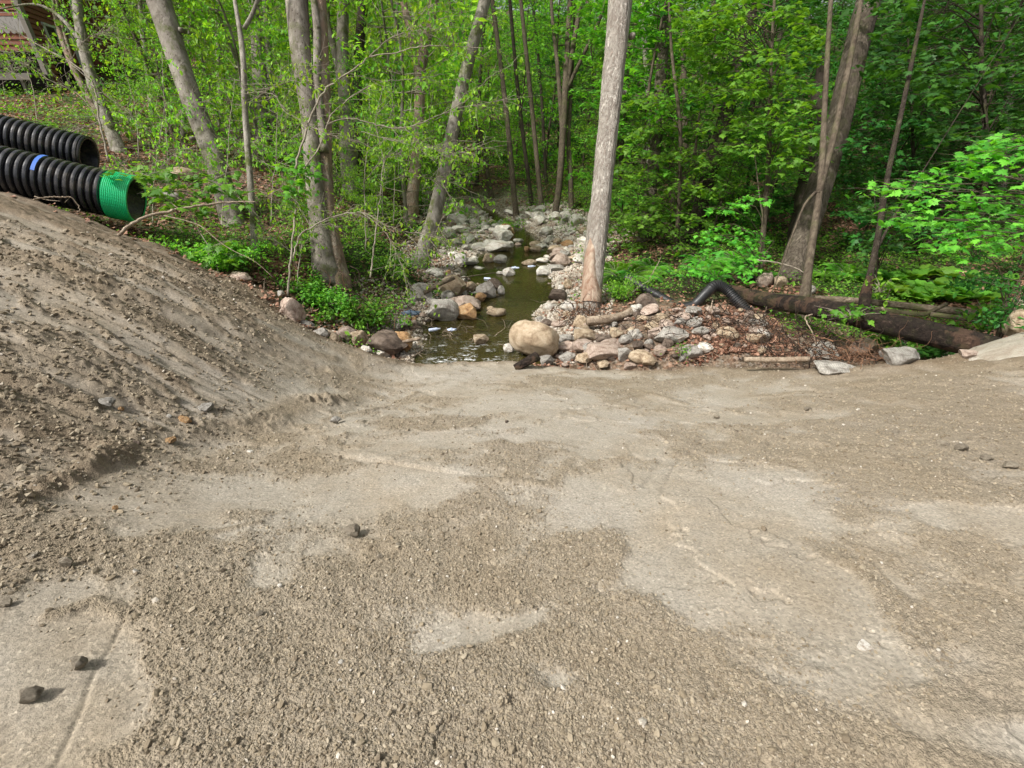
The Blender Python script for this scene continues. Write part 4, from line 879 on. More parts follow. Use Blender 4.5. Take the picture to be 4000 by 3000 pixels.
arock(1440,1180,70,40,'g','little grey stone half in the water at the pebble bar',False)
arock(1440,1305,100,30,'t','thin tan slab behind the huge tan boulder')
B6 = lambda a, b: (553+a/4, 415+b/4); B7 = lambda a, b: (1106+a/4, 415+b/4); B8 = lambda a, b: (1659+a/4, 415+b/4)
def br(Bf, a, b, w_, h_, code, label, ang=True, rot=0, **k): u, v = Bf(a, b); return put_rock(u, v, w_/4, h_/4, code, label, ang, rot, **k)
br(B6,310,1060,220,220,'k','big pinkish grey block jutting from the top of the dirt slope edge',True,.4)
br(B6,425,1165,130,75,'g','flat grey rock below the big pinkish grey block')
br(B6,560,1232,120,85,'g','light grey wedge rock in the riprap left of the pale pink block')
br(B6,785,1255,150,125,'k','pale pink block in the middle of the left riprap')
br(B6,905,1300,130,140,'t','tan leaning rock right of the pale pink block')
br(B6,675,1275,90,80,'t','small tan rock between two riprap blocks')
br(B6,740,1188,60,50,'o','small mustard stone behind the pale pink block')
br(B6,955,1380,110,60,'p','flat pale stone half buried in the sand below the tan leaning rock')
br(B6,1130,1360,330,170,'d','large dark brown boulder at the left of the stream mouth',True,.25,sink=.2)
br(B6,1265,1330,170,170,'o','bright orange angular boulder beside the dark brown boulder')
br(B6,1100,1410,110,70,'p','pale rough stone in front of the dark brown boulder')
br(B6,220,890,60,55,'p','small white stone on the crest above the big pinkish grey block')
br(B6,2040,925,200,85,'k','long pinkish stone in weeds on the left crest') if False else None
put_rock(517,607,55,22,'k','long pinkish stone lying in twigs on the left crest',True)
put_rock(388,382,52,26,'t','rounded tan boulder behind the small sapling beyond the green pipe',False)
put_rock(360,432,45,20,'g','flat grey rock below the rounded boulder beyond the green pipe')
br(B7,1160,970,175,115,'d','dark slate grey rock on top of the right rubble')
br(B7,1085,1028,112,72,'p','smooth white stone leaning on the dark slate grey rock')
br(B7,610,1210,110,90,'t','round yellowish tan stone behind the front rubble row',False)
br(B7,640,1275,190,110,'t','broad tan grey rock in the rubble right of the huge boulder')
br(B7,620,1355,200,110,'k','pinkish cream wedge rock in the front rubble row',True,.3)
br(B7,790,1420,290,115,'k','widest pinkish brown slab in the front rubble row',True)
br(B7,970,1425,110,105,'g','upright grey rock between the pinkish slab and the tan cobble')
br(B7,1110,1445,185,90,'t','long rounded tan cobble at the sand edge',False)
br(B7,1385,1270,270,115,'g','banded grey angular block in the middle of the rubble')
br(B7,1235,1245,120,120,'k','brownish block left of the banded grey block')
br(B7,1345,1322,92,78,'d','round brown cobble in front of the banded grey block',False)
br(B7,1180,1320,80,70,'g','small grey stone left of the round brown cobble',False)
br(B7,1097,1340,62,62,'p','small cream cube shaped stone in the front rubble')
br(B7,800,1285,150,60,'d','black wedge rock in the rubble')
br(B7,850,1335,190,60,'k','flat pink slab behind the widest pinkish slab')
br(B7,1070,1250,120,95,'p','cream leaning stone above the flat pink slab')
br(B7,480,1440,140,62,'g','mottled grey oval stone at the foot of the huge boulder',False)
br(B7,470,1290,140,70,'g','grey block wedged behind the huge tan boulder')
br(B7,470,1350,150,80,'k','brown pink rock right of the huge boulder')
br(B7,300,1480,120,90,'g','grey stone half buried in sand beside the charred wood')
br(B7,1600,1130,105,60,'p','cream oval stone in the leaf litter rubble',False)
br(B7,1450,1140,100,70,'g','light grey stone left of the cream oval stone')
br(B7,2118,1112,135,72,'t','cream tan cobble below the bent drain pipe end',False)
br(B7,1550,1395,200,105,'g','smooth dark grey boulder at the sand edge',False)
br(B7,1465,1450,62,50,'g','small round grey pebble stone beside the smooth dark boulder',False)
br(B7,1660,1365,150,75,'p','pale speckled rock behind the smooth dark boulder')
br(B7,2180,785,130,120,'k','brownish pink round boulder behind the fallen logs',False)
br(B7,1330,1175,150,90,'k','pink grey rock behind the banded grey block')
br(B7,2040,1100,70,110,'k','upright reddish stone stub in the leaf litter')
br(B7,2170,1255,150,95,'p','white rounded rock lying in roots at the right')
br(B8,480,1405,220,135,'g','pale grey corner block crusted with gravel beside the orange roots')
br(B8,840,1370,190,130,'k','brownish boulder under the orange root tangle')
br(B8,970,1430,95,110,'d','dark square rock right of the orange roots')
br(B8,1180,1465,310,140,'g','long weathered grey slab along the sand edge at the right')
br(B8,620,1560,330,70,'g','low grey rock half buried in the sand at the right')
br(B8,110,800,110,90,'t','pale lichen stone on the mound by the massive trunk')
br(B8,15,770,60,110,'k','reddish stone left of the pale lichen stone')
br(B8,440,1090,110,50,'t','brown stone under the long dark log')
br(B8,365,860,80,70,'g','greyish stone at the foot of the slim brown trunk',False)
M['ledge'] = mat_rock('weathered ledge', (.38, .34, .275), (.50, .46, .39), (.27, .22, .165))
ob = bpy.data.objects.new('rock', rmesh(False, 4, 'ledge')); COL.objects.link(ob); ob.location = at(2300, 772, 5.75); ob.scale = (1.35, .55, .42); ob.rotation_euler = (0, -.10, .1)
tag(ob, 'huge pale flat topped boulder bedded in the dirt at the right edge', 'rock')
br(B8,1760,1420,150,60,'k','pale ledge rock at the left end of the huge boulder on the right')
o = put_rock(2205,708,60,52,'t','mossy lump of rock above the huge pale boulder at the right edge',False)
# far bars and rubble: smaller stones that nothing singles out
def scatter_rocks(n, region_fn, smin, smax, codes, label, group, ang=.78):
    k = 0; tries = 0; pts = []
    while k < n and tries < n*60:
        tries += 1; x, y = region_fn()
        s = smin+(smax-smin)*random.random()**2.2
        if any((x-a)**2+(y-b)**2 < (.8*(s+c))**2 for a, b, c in pts): continue
        pts.append((x, y, s)); k += 1
        o = bpy.data.objects.new('stone', rmesh(random.random() < ang, random.randint(0, 4), MATS[random.choice(codes)], s > .1)); COL.objects.link(o)
        z = float(forest_z(x, y)); o.location = (x, y, z+s*.42); o.scale = (s*random.uniform(.8, 1.3), s*random.uniform(.7, 1.1), s*random.uniform(.45, .8)); o.rotation_euler = (random.uniform(-.3, .3), random.uniform(-.3, .3), random.random()*6.28)
        tag(o, label, 'stone', group)
def far_bar():
    while True:
        y = random.uniform(12.6, 20.5); xc = np.interp(y, YK, XC); x = xc*.3+random.uniform(-1, 1)*2.7; d = creek_d(np.array(x), np.array(y))
        if random.random() < (.9 if d > -.1 else .3): return x, y
scatter_rocks(160, far_bar, .10, .36, 'ppppptgk', 'small pale cobble among the many on the far stream bars', 'cobbles on the far stream bars')
def left_side():
    y = random.uniform(8.2, 12.5); xc = np.interp(y, YK, XC); return xc-np.interp(y, YK, HW)-random.uniform(-.1, 1.0), y
scatter_rocks(32, left_side, .05, .15, 'gtkpo', 'small stone lying between the larger rocks on the left stream bank', 'small stones on the left stream bank')
def right_rubble(): return random.uniform(.6, 4.4), random.uniform(6.6, 8.3)
scatter_rocks(92, right_rubble, .05, .19, 'tkgkktd', 'small rubble stone right of the stream mouth', 'small rubble stones right of the stream mouth', .75)
def pebble_bar():
    y = random.uniform(7.9, 10.5); return np.interp(y, YK, XC)+np.interp(y, YK, HW)+random.uniform(-.05, .8), y
scatter_rocks(12, pebble_bar, .03, .10, 'pptg', 'small pale stone on the pebble bar beside the furrowed trunk', 'small stones on the pebble bar')
def left_edge():
    x = random.uniform(-3.4, -1.4); return x, float(crest(np.array(x)))+random.uniform(.0, .5)
scatter_rocks(4, left_edge, .035, .11, 'gktp', 'small riprap stone along the left edge of the dirt slope', 'small stones along the left dirt edge')
# pebbles nobody could count
mb = MB(); n = 22000; y = 6.9+14.5*rng.random(n)**.95; xc = np.interp(y, YK, XC); hw = np.interp(y, YK, HW)
x = xc+np.where(rng.random(n) < .55, 1, -1)*(hw+rng.uniform(-.45, 1.6, n)+sstep(13, 15.5, y)*rng.uniform(0, 1.4, n)); z = forest_z(x, y)
s = .012+(.035+.004*np.maximum(y-9, 0))*rng.random(n)**2.2; Mx = orient(n, .5)*(s[:, None, None]*np.array([1.2, .9, .6])[None, None]); mb.inst(ICO1[0], ICO1[1], Mx, np.stack([x, y, z+s*.2], 1))
o = mb.build('pebbles', mat_rock('pebble stone', (.58, .51, .42), (.72, .67, .59), (.30, .23, .17)), None, True); tag(o, 'loose pale pebbles along the stream', 'pebbles', kind='stuff')

# stones lying on the sand, one by one
sandfn = lambda x, y: SAND(x, y)
SL = [(400,914,26,14,'o','orange brown stone, the larger of two on the left of the sand',1),(365,956,26,11,'o','orange stone at the end of the rubble ridge on the sand',1),(292,964,18,12,'d','dark wet stone left of the orange stone on the sand',1),(148,1221,22,20,'s','upright clod of a stone on the lower left sand',1),
 (67,1509,42,28,'s','rough grey brown stone nearest the lower left corner',1),(174,1440,34,22,'s','rough stone above the one nearest the lower left corner',1),(12,1307,20,12,'s','small stone at the left edge of the sand',1),(70,1207,24,12,'s','flat stone between the left edge and the upright clod',1),(760,1153,34,18,'s','pale flat chip standing on the sand in the centre left',1),
 (725,912,20,12,'g','dark chip at the end of the rubble line in the middle sand',1),(478,888,16,12,'s','round clod above the two orange stones',0),(440,886,34,12,'g','flat grey stone cluster piece above the orange stones',1),(230,872,28,12,'g','grey flat stone on the upper left slope foot',1),(262,886,10,9,'o','small rusty stone on the slope foot',1),
 (362,905,18,9,'g','small grey stone just left of the larger orange stone',0),(1867,1405,34,15,'p','pale flat chip on the lower right sand',1),(1674,1560,16,14,'s','small clod near the bottom right of centre',1),(1730,1560,12,10,'s','small round clod right of its slightly larger neighbour near the bottom',0),(1652,1532,18,12,'s','angular clod above the pair near the bottom right',1),
 (1095,913,8,5,'d','tiny dark chip in the middle of the sand',1),(1592,937,12,6,'d','flat dark chip on the right sand',1),(1745,887,14,8,'s','small block on the foot of the right slope',1),(1548,903,12,6,'s','brown chip on the upper right sand',1),(1800,1029,14,8,'g','bluish chip on the right sand',1),(1812,1083,16,6,'g','flat grey chip below the bluish chip on the right sand',1),
 (2040,963,22,10,'s','flat stone in the row on the right slope',1),(2078,972,20,14,'s','second blocky stone of the row on the right slope',1),(2132,992,22,10,'s','third flat stone of the row on the right slope',1),(1935,940,20,8,'s','long chip before the row on the right slope',1),(2185,1010,26,10,'s','last stone of the row at the right edge',1),
 (1950,1268,10,7,'d','small dark stone on the middle right sand',1),(497,1195,12,7,'s','small chip on the rough sand left of centre',1),(605,1268,10,8,'p','small pale pebble on the rough sand',0),(540,980,14,7,'p','white flat pebble left on the compacted sand',0),(560,1330,16,8,'s','brown chip in the lower left rough sand',1),
 (735,1435,14,7,'p','pale oval pebble low on the rough sand',0),(735,1475,12,8,'p','second pale pebble below the oval one',0),(500,1558,18,9,'s','pale chip near the bottom left of centre',1),(1330,1640,10,8,'p','pale pebble at the bottom edge of the sand',0),(2048,1566,18,7,'p','whitish smear like chip at the lower right',1),
 (980,1530,10,9,'s','small clod at bottom centre',1),(1275,1640,14,10,'s','clod at the bottom edge in the centre',1),(1100,1330,9,6,'s','small chip in the centre of the rough sand',1),(860,1180,14,8,'s','chip right of the pale flat chip in the centre left',1),(820,1205,12,8,'s','chip below the pale flat chip in the centre left',1),(250,1100,10,9,'o','tiny rusty pebble at the left of the compacted sand',1)]
for (u, v, w_, h_, c, lab, a) in SL: put_rock(u, v, w_, h_, c, lab, bool(a), random.uniform(-.3, .3), None, 'sand_stone', .12, sandfn, 'stone')
# crumbs and clods of the graded soil
mb = MB(); N = 90000; r_ = .55*(8.5/.55)**rng.random(N)**.8; a_ = rng.uniform(R(-60), R(60), N); x = r_*np.sin(a_); y = r_*np.cos(a_)
ok = (y < crest(x)+.25) & (rng.random(N) < np.clip(rough_mask(x, y)*.9+.06+.30*sstep(-1.9, -3.0, x+.22*(y-3)), 0, 1)); x, y, r_ = x[ok], y[ok], r_[ok]; n = len(x); z = sand_z(x, y)
s = ((.0011+.0014*r_**.6)*(.6+1.3*rng.random(n)**3) + (.0015+.007*rng.random(n)**4)*(rng.random(n) < .035))*(1+.7*sstep(-1.9, -3.0, x+.22*(y-3)))
Mx = orient(n, .6)*(s[:, None, None]*np.array([1.3, 1.0, .75])[None, None]); OCT = T([(1,0,0),(0,1,0),(-1,0,0),(0,-1,0),(0,0,1),(.2,.1,-.6)], [(0,1,4),(1,2,4),(2,3,4),(3,0,4),(1,0,5),(2,1,5),(3,2,5),(0,3,5)])
CR = ICO1[0]*(1+.9*vn3(ICO1[0], 3.0, 7))[:, None]; mb.inst(CR, ICO1[1], Mx, np.stack([x, y, z+s*.3], 1)); 
q_ = NT('soil crumb'); ra = q_.n('Attribute', attribute_name='rnd').outputs['Fac']
o = mb.build('gravel', q_.done(q_.pri(q_.ramp(ra, [(0, (.15, .12, .085)), (.35, (.215, .175, .12)), (.7, (.27, .225, .16)), (.97, (.32, .275, .205)), (.9995, (.5, .46, .4))]), .95, None, .15)), None, False); tag(o, 'fine crumbs of dried soil strewn over the slope', 'gravel', kind='stuff')
#PART3
# ------------------------------------------------------------------ pipes
def rings(mb, a, b, prof, sides=48):              # profile (s, r) turned round the axis a->b
    a = np.array(a, float); b = np.array(b, float); ax = (b-a)/np.linalg.norm(b-a)
    u_ = np.cross(ax, [0, 0, 1.]); u_ /= np.linalg.norm(u_); w2 = np.cross(ax, u_); th_ = np.linspace(0, 2*math.pi, sides, endpoint=False)
    P = np.array(prof); V = a+P[:, 0, None, None]*ax+P[:, 1, None, None]*(np.cos(th_)[None, :, None]*u_+np.sin(th_)[None, :, None]*w2)
    n = len(P); i = np.arange(n-1)[:, None]*sides; j = np.arange(sides)[None]; k = (j+1) % sides
    mb.quads(V.reshape(-1, 3), np.stack([i+j, i+sides+j, i+sides+k, i+k], -1).reshape(-1, 4))
def corrugated(L, r, pitch, s0=0.0, depth=.045):
    pr = []; s = s0
    while s < L:
        for f, q in ((0, 0), (.10, 0), (.22, .8), (.30, 1), (.52, 1.06), (.72, 1), (.80, .8), (.92, 0)): pr.append((s+f*pitch, r-depth+depth*q))
        s += pitch
    return pr
RP = .37
E1 = np.array([-6.36, 8.32, 2.40]); AX = np.array([-8.02, 7.93, 2.88])-np.array([-6.4, 8.3, 2.4]); AX /= np.linalg.norm(AX)
def big_pipe(E, label, coupler, marks_at, L=6.0):
    root = thing('corrugated_pipe', E, label, 'pipe'); far = E+AX*L
    mb = MB(); rings(mb, E, far, corrugated(L, RP, .0985, .36 if coupler else 0.02)); wl = mb.build('pipe_wall', M['black_pipe'], root, False, E)
    try: wl.data.polygons.foreach_set('use_smooth', [True]*len(wl.data.polygons)); wl.data.set_sharp_from_angle(angle=R(35))
    except Exception: pass
    mb = MB(); rings(mb, E, far, [(0.0, RP-.012), (0.0, RP-.05), (.02, RP-.062), (L, RP-.062)] if not coupler else [(0.012, RP-.03), (0.014, RP-.06), (L, RP-.062)]); mb.build('inner_liner', M['black_pipe'], root, True, E)
    if not coupler:
        mb = MB(); rings(mb, E, far, [(0.0, RP-.05), (-.006, RP-.03), (0.0, RP-.004), (.03, RP-.002)]); mb.build('end_rim', M['black_pipe'], root, True, E)
    if coupler:
        mb = MB(); pr = [(-.0, RP-.035), (-.004, RP+.004)]; s = 0.0
        while s < .32: pr += [(s+.004, RP+.012), (s+.015, RP+.012), (s+.018, RP+.005), (s+.022, RP+.005)]; s += .0245
        pr += [(.350, RP+.012), (.353, RP-.03)]
        rings(mb, E, far, pr); mb.build('coupling_band', M['green_pipe'], root, False, E)
    for s in marks_at:                                # blue painted stripes on one crest: thin bands standing just proud
        mb = MB(); u_ = np.cross(AX, [0, 0, 1.]); u_ /= np.linalg.norm(u_); w2 = np.cross(AX, u_); th_ = np.linspace(R(-150), R(-20) if s < 1.5 else R(-30), 30)
        if w2[2] < 0: w2 = -w2
        pts = []; 
        for ss, rr2 in ((s, RP+.0035), (s+.050, RP+.0055)): pts.append(E+AX*ss+rr2*(np.cos(-th_)[:, None]*u_+np.sin(-th_)[:, None]*w2))
        V = np.concatenate(pts); n = len(th_); i = np.arange(n-1); mb.quads(V, np.stack([i, i+1, i+n+1, i+n], 1)); mb.build('blue_stripe', M['blue_mark'], root, True, E)
    return root
big_pipe(E1, 'black corrugated pipe with a bright green band round its open end, on the dirt slope', True, [.36+.0985*8+.027, .36+.0985*16+.027])
big_pipe(np.array([-8.12, 9.85, 2.95]), 'plain black corrugated pipe with open end, lying behind the green banded one', False, [])
def soft_pipe(path, r, label, ribbed):
    P = [at(u, v, t) for u, v, t in path]; n = 260; sp_ = smooth_path(P, n); root = thing('drain_pipe', P[0], label, 'pipe'); mb = MB()
    L = np.linalg.norm(np.diff(sp_, axis=0), axis=1).sum()
    if ribbed: fn = lambda th_, s, r_: .010*np.sign(np.sin(s*2*math.pi/.042))*np.clip((s-.42*L)*8, 0, 1)+0*th_+.006*np.sin(s*9)
    else: fn = lambda th_, s, r_: .003*np.sin(s*2*math.pi/.06)+0*th_
    mb.tube(sp_, r, 24, cap=False, fn=fn); mb.build('pipe_wall', M['black_pipe2'], root, not ribbed, P[0])
    mb = MB(); mb.tube(sp_[2:-2], r-.018, 20, cap=True); mb.build('inner_liner', M['void'], root, True, P[0]); return root  # capped core: the bore's shade is painted as its near-black colour
soft_pipe([(1352,600,9.9),(1381,617,9.75),(1410,633,9.55),(1443,651,9.35),(1475,668,9.2)], .088, 'smooth black drain pipe sliding down out of the weeds right of the furrowed trunk', False)
soft_pipe([(1460,668,9.1),(1497,660,9.05),(1522,637,9.0),(1545,618,9.0),(1566,624,8.98),(1588,646,8.9),(1620,680,8.8)], .100, 'bent black corrugated drain pipe arching over the rubble', True)
# grooved black ball end on the dirt crest
mb = MB(); n1, n2 = 64, 40; TT, PP = np.meshgrid(np.linspace(0, 2*math.pi, n1, endpoint=False), np.linspace(0.01, math.pi*.62, n2)); 
rr2 = .105*(1-.07*((np.abs((TT*7/math.pi*1.0) % 1-.5) > .40) | (np.abs((PP*6) % 1-.5) > .38)))
V = np.stack([rr2*np.sin(PP)*np.cos(TT), rr2*np.sin(PP)*np.sin(TT), rr2*np.cos(PP)], -1).reshape(-1, 3); i = np.arange(n2-1)[:, None]*n1; j = np.arange(n1)[None]; k = (j+1) % n1
mb.quads(V+at(367,543,7.7), np.stack([i+j, i+n1+j, i+n1+k, i+k], -1).reshape(-1, 4)); tag(mb.build('rubber_ball', M['rubber'], None, False), 'black ball with a grooved square pattern half sunk behind the dirt crest', 'ball')

# ------------------------------------------------------------------ logs, sticks, roots
def log(label, mat, pts, r0, r1, t=None, up=0.0, name='log', cat='log', sides=22, depth=.006, stubs=()):
    P = []
    for q in pts:
        if t is not None: P.append(at(q[0], q[1], t if not isinstance(t, list) else t[len(P)]))
        else: P.append(hit(*q)[0]+np.array([0, 0, up+r0*.4]))
    n = max(10, int(sum(np.linalg.norm(P[i+1]-P[i]) for i in range(len(P)-1))/.05)); root = thing(name, P[0], label, cat); mb = MB(); sp_ = smooth_path(P, n)
    mb.tube(sp_, np.linspace(r0, r1, n), sides, fn=furrow(random.randint(0, 99), depth, 6)); mb.build('wood', M[mat], root, True, P[0])
    for st, w_ in stubs:
        q = MB(); S = [at(a, b, c) for a, b, c in st]; q.tube(smooth_path(S, 12), np.linspace(w_, w_*.4, 12), 8, .15); q.build('branch', M[mat], root, True, P[0])
    return root
log('long dark rotting log slanting down to the huge pale boulder at the right', 'log', [(1575,630),(1659,650),(1760,665),(1910,699),(2035,727),(2150,757)], .135, .17, [9.6,8.7,7.7,6.9,6.4,6.1], sides=34, depth=.014)
log('thin mossy log lying behind the long dark log', 'log2', [(1590,634),(1697,642),(1834,649),(1909,656),(2034,669),(2134,678),(2230,672)], .055, .06, [9.6,9.2,8.6,8.3,7.9,7.6,7.3], stubs=[([(1905,655,8.2),(1918,640,8.1),(1926,624,8.0),(1944,633,7.9)],.015)])
log('mossy curved branch log between the thin mossy log and the long dark log', 'log2', [(1890,668),(1950,675),(1996,679),(2022,668),(2045,657)], .035, .03, [8.0,7.8,7.6,7.6,7.6])
log('second thin log deep behind the long dark log at the right edge', 'log2', [(2010,680),(2100,690),(2230,700)], .04, .045, [7.5,7.2,6.9])
log('short dark log behind the pinkish round boulder in the fallen wood', 'log', [(1560,604),(1660,603),(1745,612)], .07, .06, [10.3,10.2,10.0])
log('black and white weathered driftwood slab in front of the pale furrowed trunk', 'dead', [(1268,694),(1310,690),(1345,682),(1375,666)], .085, .07, [8.45,8.5,8.7,8.9], depth=.02)
log('charred broken wood leaning on the huge tan boulder', 'log', [(1112,796),(1135,784),(1162,770)], .055, .07, [7.2,7.2,7.25], name='driftwood', depth=.02)
log('mossy broken log with a yellow end on the left bank', 'log2', [(915,634),(945,617),(980,600)], .045, .05, [9.9,10.1,10.3])
log('brown log piece among the left riprap', 'dead', [(702,716),(718,722),(735,732)], .045, .035, [7.75,7.7,7.6])
log('pale broken branch behind the bright orange boulder', 'dead', [(840,742),(880,737),(908,732)], .035, .03, [7.9,7.9,7.95])
log('reddish driftwood log on the far stream bar', 'dead', [(1165,511),(1190,508),(1206,508)], .09, .08, 17.6)
log('dark driftwood log slanting across the upper channel', 'log2', [(1098,503),(1125,512),(1150,523)], .06, .05, [17.5,17,16.6])
log('long black log lying behind the far stream bar', 'log', [(960,470),(1010,471),(1060,471),(1105,475)], .16, .12, [20,20,20.2,20.4])
log('dark log crossing the far end of the stream on the right', 'log', [(1060,462),(1130,466),(1190,472)], .10, .08, [21.5,21.2,21])
log('long fallen log on the left hillside behind the double beech', 'log2', [(478,292),(540,316),(600,344),(640,361)], .12, .10, up=.12)
log('smaller fallen log above the long one on the left hillside', 'log2', [(490,284),(560,300),(620,322)], .07, .05, up=.10)
log('brown stick of wood on the sand edge left of the gravel crusted block', 'dead', [(1608,777),(1680,778),(1748,776)], .035, .04, [6.55,6.5,6.4])
log('fallen log on the left slope beyond the green pipe', 'log2', [(350,425),(395,418),(450,420)], .05, .05, [10.2,10.2,10.2])
log('rotten black stump behind the long dark log', 'log', [(1868,690),(1868,655),(1872,625),(1880,600)], .10, .06, 8.0, name='stump', cat='stump', depth=.02)
def stick(label, pts, r, t=None, mat='dead', side=()):
    P = [at(u, v, tt_) for (u, v), tt_ in zip(pts, t if isinstance(t, list) else [t]*len(pts))]; root = thing('stick', P[0], label, 'stick'); n = len(pts)*7; mb = MB()
    sp_ = smooth_path(P, n)+rng.normal(0, .004, (n, 3)); mb.tube(sp_, np.linspace(r, r*.4, n), 8, .15)
    for pp, rr_, t2 in side: mb.tube(smooth_path([at(u, v, t2) for u, v in pp], 24), np.linspace(rr_, rr_*.3, 24), 7, .12)
    mb.build('wood', M[mat], root, True, P[0]); return root
stick('long pale dead branch stuck in the dirt below the green pipe end', [(256,510),(275,492),(320,467),(360,459),(382,452),(450,442),(500,437),(553,436)], .024, [6.9,6.9,7.0,7.1,7.1,7.2,7.3,7.3], side=[([(350,465),(430,487),(467,517),(500,540),(550,565),(590,600)],.010,7.1), ([(385,451),(360,430),(350,415)],.007,7.1)])
stick('crooked bleached stick lying against the black ribs above the dirt crest', [(72,432),(100,427),(150,427),(166,440),(172,455),(155,465)], .011, [6.6,6.7,6.8,6.85,6.85,6.8], side=[([(75,425),(100,432),(130,435)],.008,6.7), ([(140,438),(150,428)],.005,6.8)])
stick('pale curved stick on the front rubble row', [(1408,760),(1450,752),(1495,748),(1528,738)], .010, [7.3,7.3,7.4,7.5])
stick('bent white stick in the roots left of the gravel crusted block', [(1756,680),(1740,685),(1745,700),(1757,725),(1762,745)], .012, [7.2,7.2,7.1,6.9,6.8])
stick('thin grey stick arching over the mound by the slim brown trunk', [(1620,562),(1659,565),(1704,574),(1734,588),(1752,610),(1752,640)], .014, [9.4,9.2,9,8.8,8.7,8.6], 'twig')
stick('thin broken stick standing in the dark roots at the right', [(1702,725),(1722,742),(1752,768)], .010, [6.9,6.8,6.6])
stick('twiggy branch lying in the riffle beside the dirt edge', [(888,775),(905,762),(930,750)], .011, [7.3,7.4,7.5], 'log2', side=[([(915,775),(898,758),(885,745)],.006,7.3), ([(905,762),(935,772)],.005,7.3)])
stick('pale twig fallen among herbs below the double beech', [(455,560),(430,575),(400,583)], .010, [7.9,7.9,7.8], side=[([(450,548),(425,565)],.006,7.9)])
stick('heap twig on the left crest beside the long pinkish stone', [(460,595),(500,610),(553,630),(575,640)], .008, [7.7,7.6,7.6,7.6], side=[([(470,590),(520,600),(570,625)],.005,7.6), ([(480,603),(540,615)],.005,7.6)])
stick('dead leaning stick in the green weeds right of the fern', [(1404,600),(1416,580),(1428,555)], .012, [10,10,10])
stick('short stick lying on the left far bar by the mossy log', [(985,603),(1030,595),(1070,590)], .02, [10.6,11,11.4], 'log2')
stick('upright stick stub standing in the rubble below the drain pipe', [(1537,672),(1538,660),(1540,648)], .022, [8.3,8.3,8.3])
stick('bright splintered stick leaning on the stump', [(1905,665),(1918,680),(1924,685)], .02, [7.7,7.6,7.6])
def roots(label, center, spread, n, mats, t, flat=.5, rad=.006, L=.5):
    c = at(center[0], center[1], t); root = thing('root_tangle', c, label, 'roots')
    for mt, m_ in mats:
        mb = MB()
        for _ in range(int(n*m_)):
            p = c+rng.normal(0, 1, 3)*np.array(spread)*.5; d = rng.normal(0, 1, 3)*np.array([1, .7, flat]); d /= np.linalg.norm(d); pts = [p]
            for k in range(6): d = d+rng.normal(0, .45, 3); d[2] -= .08; d /= np.linalg.norm(d); pts.append(pts[-1]+d*L/6*rng.uniform(.5, 1.5))
            P = np.array(pts); P[:, 2] = np.maximum(P[:, 2], top_z(P[:, 0], P[:, 1])-.02); r0 = rad*rng.uniform(.4, 1.5); mb.tube(smooth_path(P, 14), np.linspace(r0, r0*.3, 14), 5, cap=False)
        mb.build('roots', M[mt], root, True, c)
roots('brown root tangle at the undercut foot of the pale furrowed trunk', (1262,682), (.5,.3,.3), 110, [('root2',.6),('root',.4)], 9.0, .6, .007, .45)
roots('orange root tangle draped over the brownish boulder at the right', (1855,760), (.6,.3,.2), 110, [('root',1)], 6.3, .5, .004, .4)
roots('black root mass on the leaf litter left of the gravel crusted block', (1745,742), (.95,.4,.25), 170, [('root2',1)], 6.9, .4, .006, .5)
roots('dark root mass in the soil bank behind the arching drain pipe', (1490,622), (.8,.3,.3), 130, [('root2',1)], 9.5, .5, .006, .5)
roots('fine roots hanging from the left bank under the double beech', (790,650), (.9,.35,.4), 120, [('root2',.8),('root',.2)], 8.3, 1.2, .006, .45)
roots('dark driftwood roots on the far bar beside the red brown clump', (1222,512), (1.0,.5,.4), 80, [('root2',1)], 17.2, .6, .014, .9)
roots('twiggy debris heap on the left water edge below the orange tan boulder', (955,717), (.9,.3,.10), 60, [('root2',.5),('dead',.5)], 8.7, .15, .005, .5)
roots('reddish root tangle in the litter above the dark root mass', (1600,712), (1.1,.4,.18), 100, [('root',.8),('root2',.2)], 7.5, .3, .004, .4)

roots('brown root fibres tangled among the stones in the middle of the right rubble', (1440,705), (1.2,.5,.15), 120, [('root2',1)], 7.9, .3, .005, .4)
roots('dark root fibres trailing below the arching drain pipe', (1580,690), (1.1,.4,.18), 120, [('root2',1)], 8.0, .3, .006, .45)
# ------------------------------------------------------------------ litter
def crumple(name, label, cat, u, v, t, s, mat):
    c = at(u, v, t); mb = MB(); V = ICO3[0]*np.array([1.5, .8, .55]); V = V*(1+vn3(V, 2.3, 5)*.8+vn3(V, 5, 9)*.3)[:, None]; mb.add(V*s+c, ICO3[1]); tag(mb.build(name, M[mat], None, False), label, cat)
def bottle(u, v, t, rot, label):
    c = at(u, v, t); d = np.array([math.cos(rot), math.sin(rot), .03]); root = thing('plastic_bottle', c, label, 'bottle'); mb = MB()
    pr = [(0, .0), (0, .028), (.02, .033), (.12, .032), (.15, .033), (.19, .015), (.205, .012)]; rings(mb, c, c+d, pr, 20); mb.build('bottle_body', M['plastic'], root, True, c)
    mb = MB(); rings(mb, c, c+d, [(.203, .016), (.225, .016), (.225, .0)], 16); mb.build('cap', M['white'], root, True, c)
bottle(926,714,8.75,.3,'clear bluish plastic bottle at the left water edge'); bottle(1046,602,11.9,-.3,'plastic bottle caught by stones behind the dark brown rock'); bottle(1140,577,12.9,.2,'plastic bottle on the upper pool by the flat cream stone')
crumple('plastic_scrap', 'white plastic scrap floating left of the upper pool bottle', 'litter', 1112, 579, 12.8, .07, 'plastic')
crumple('plastic_bag', 'dark blue grey bag crumpled in leaf litter on the left bank', 'bag', 886, 676, 8.9, .10, 'tarp')
crumple('plastic_wrapper', 'flat pale wrapper beside the bottle at the left water edge', 'litter', 975, 712, 8.7, .05, 'plastic')

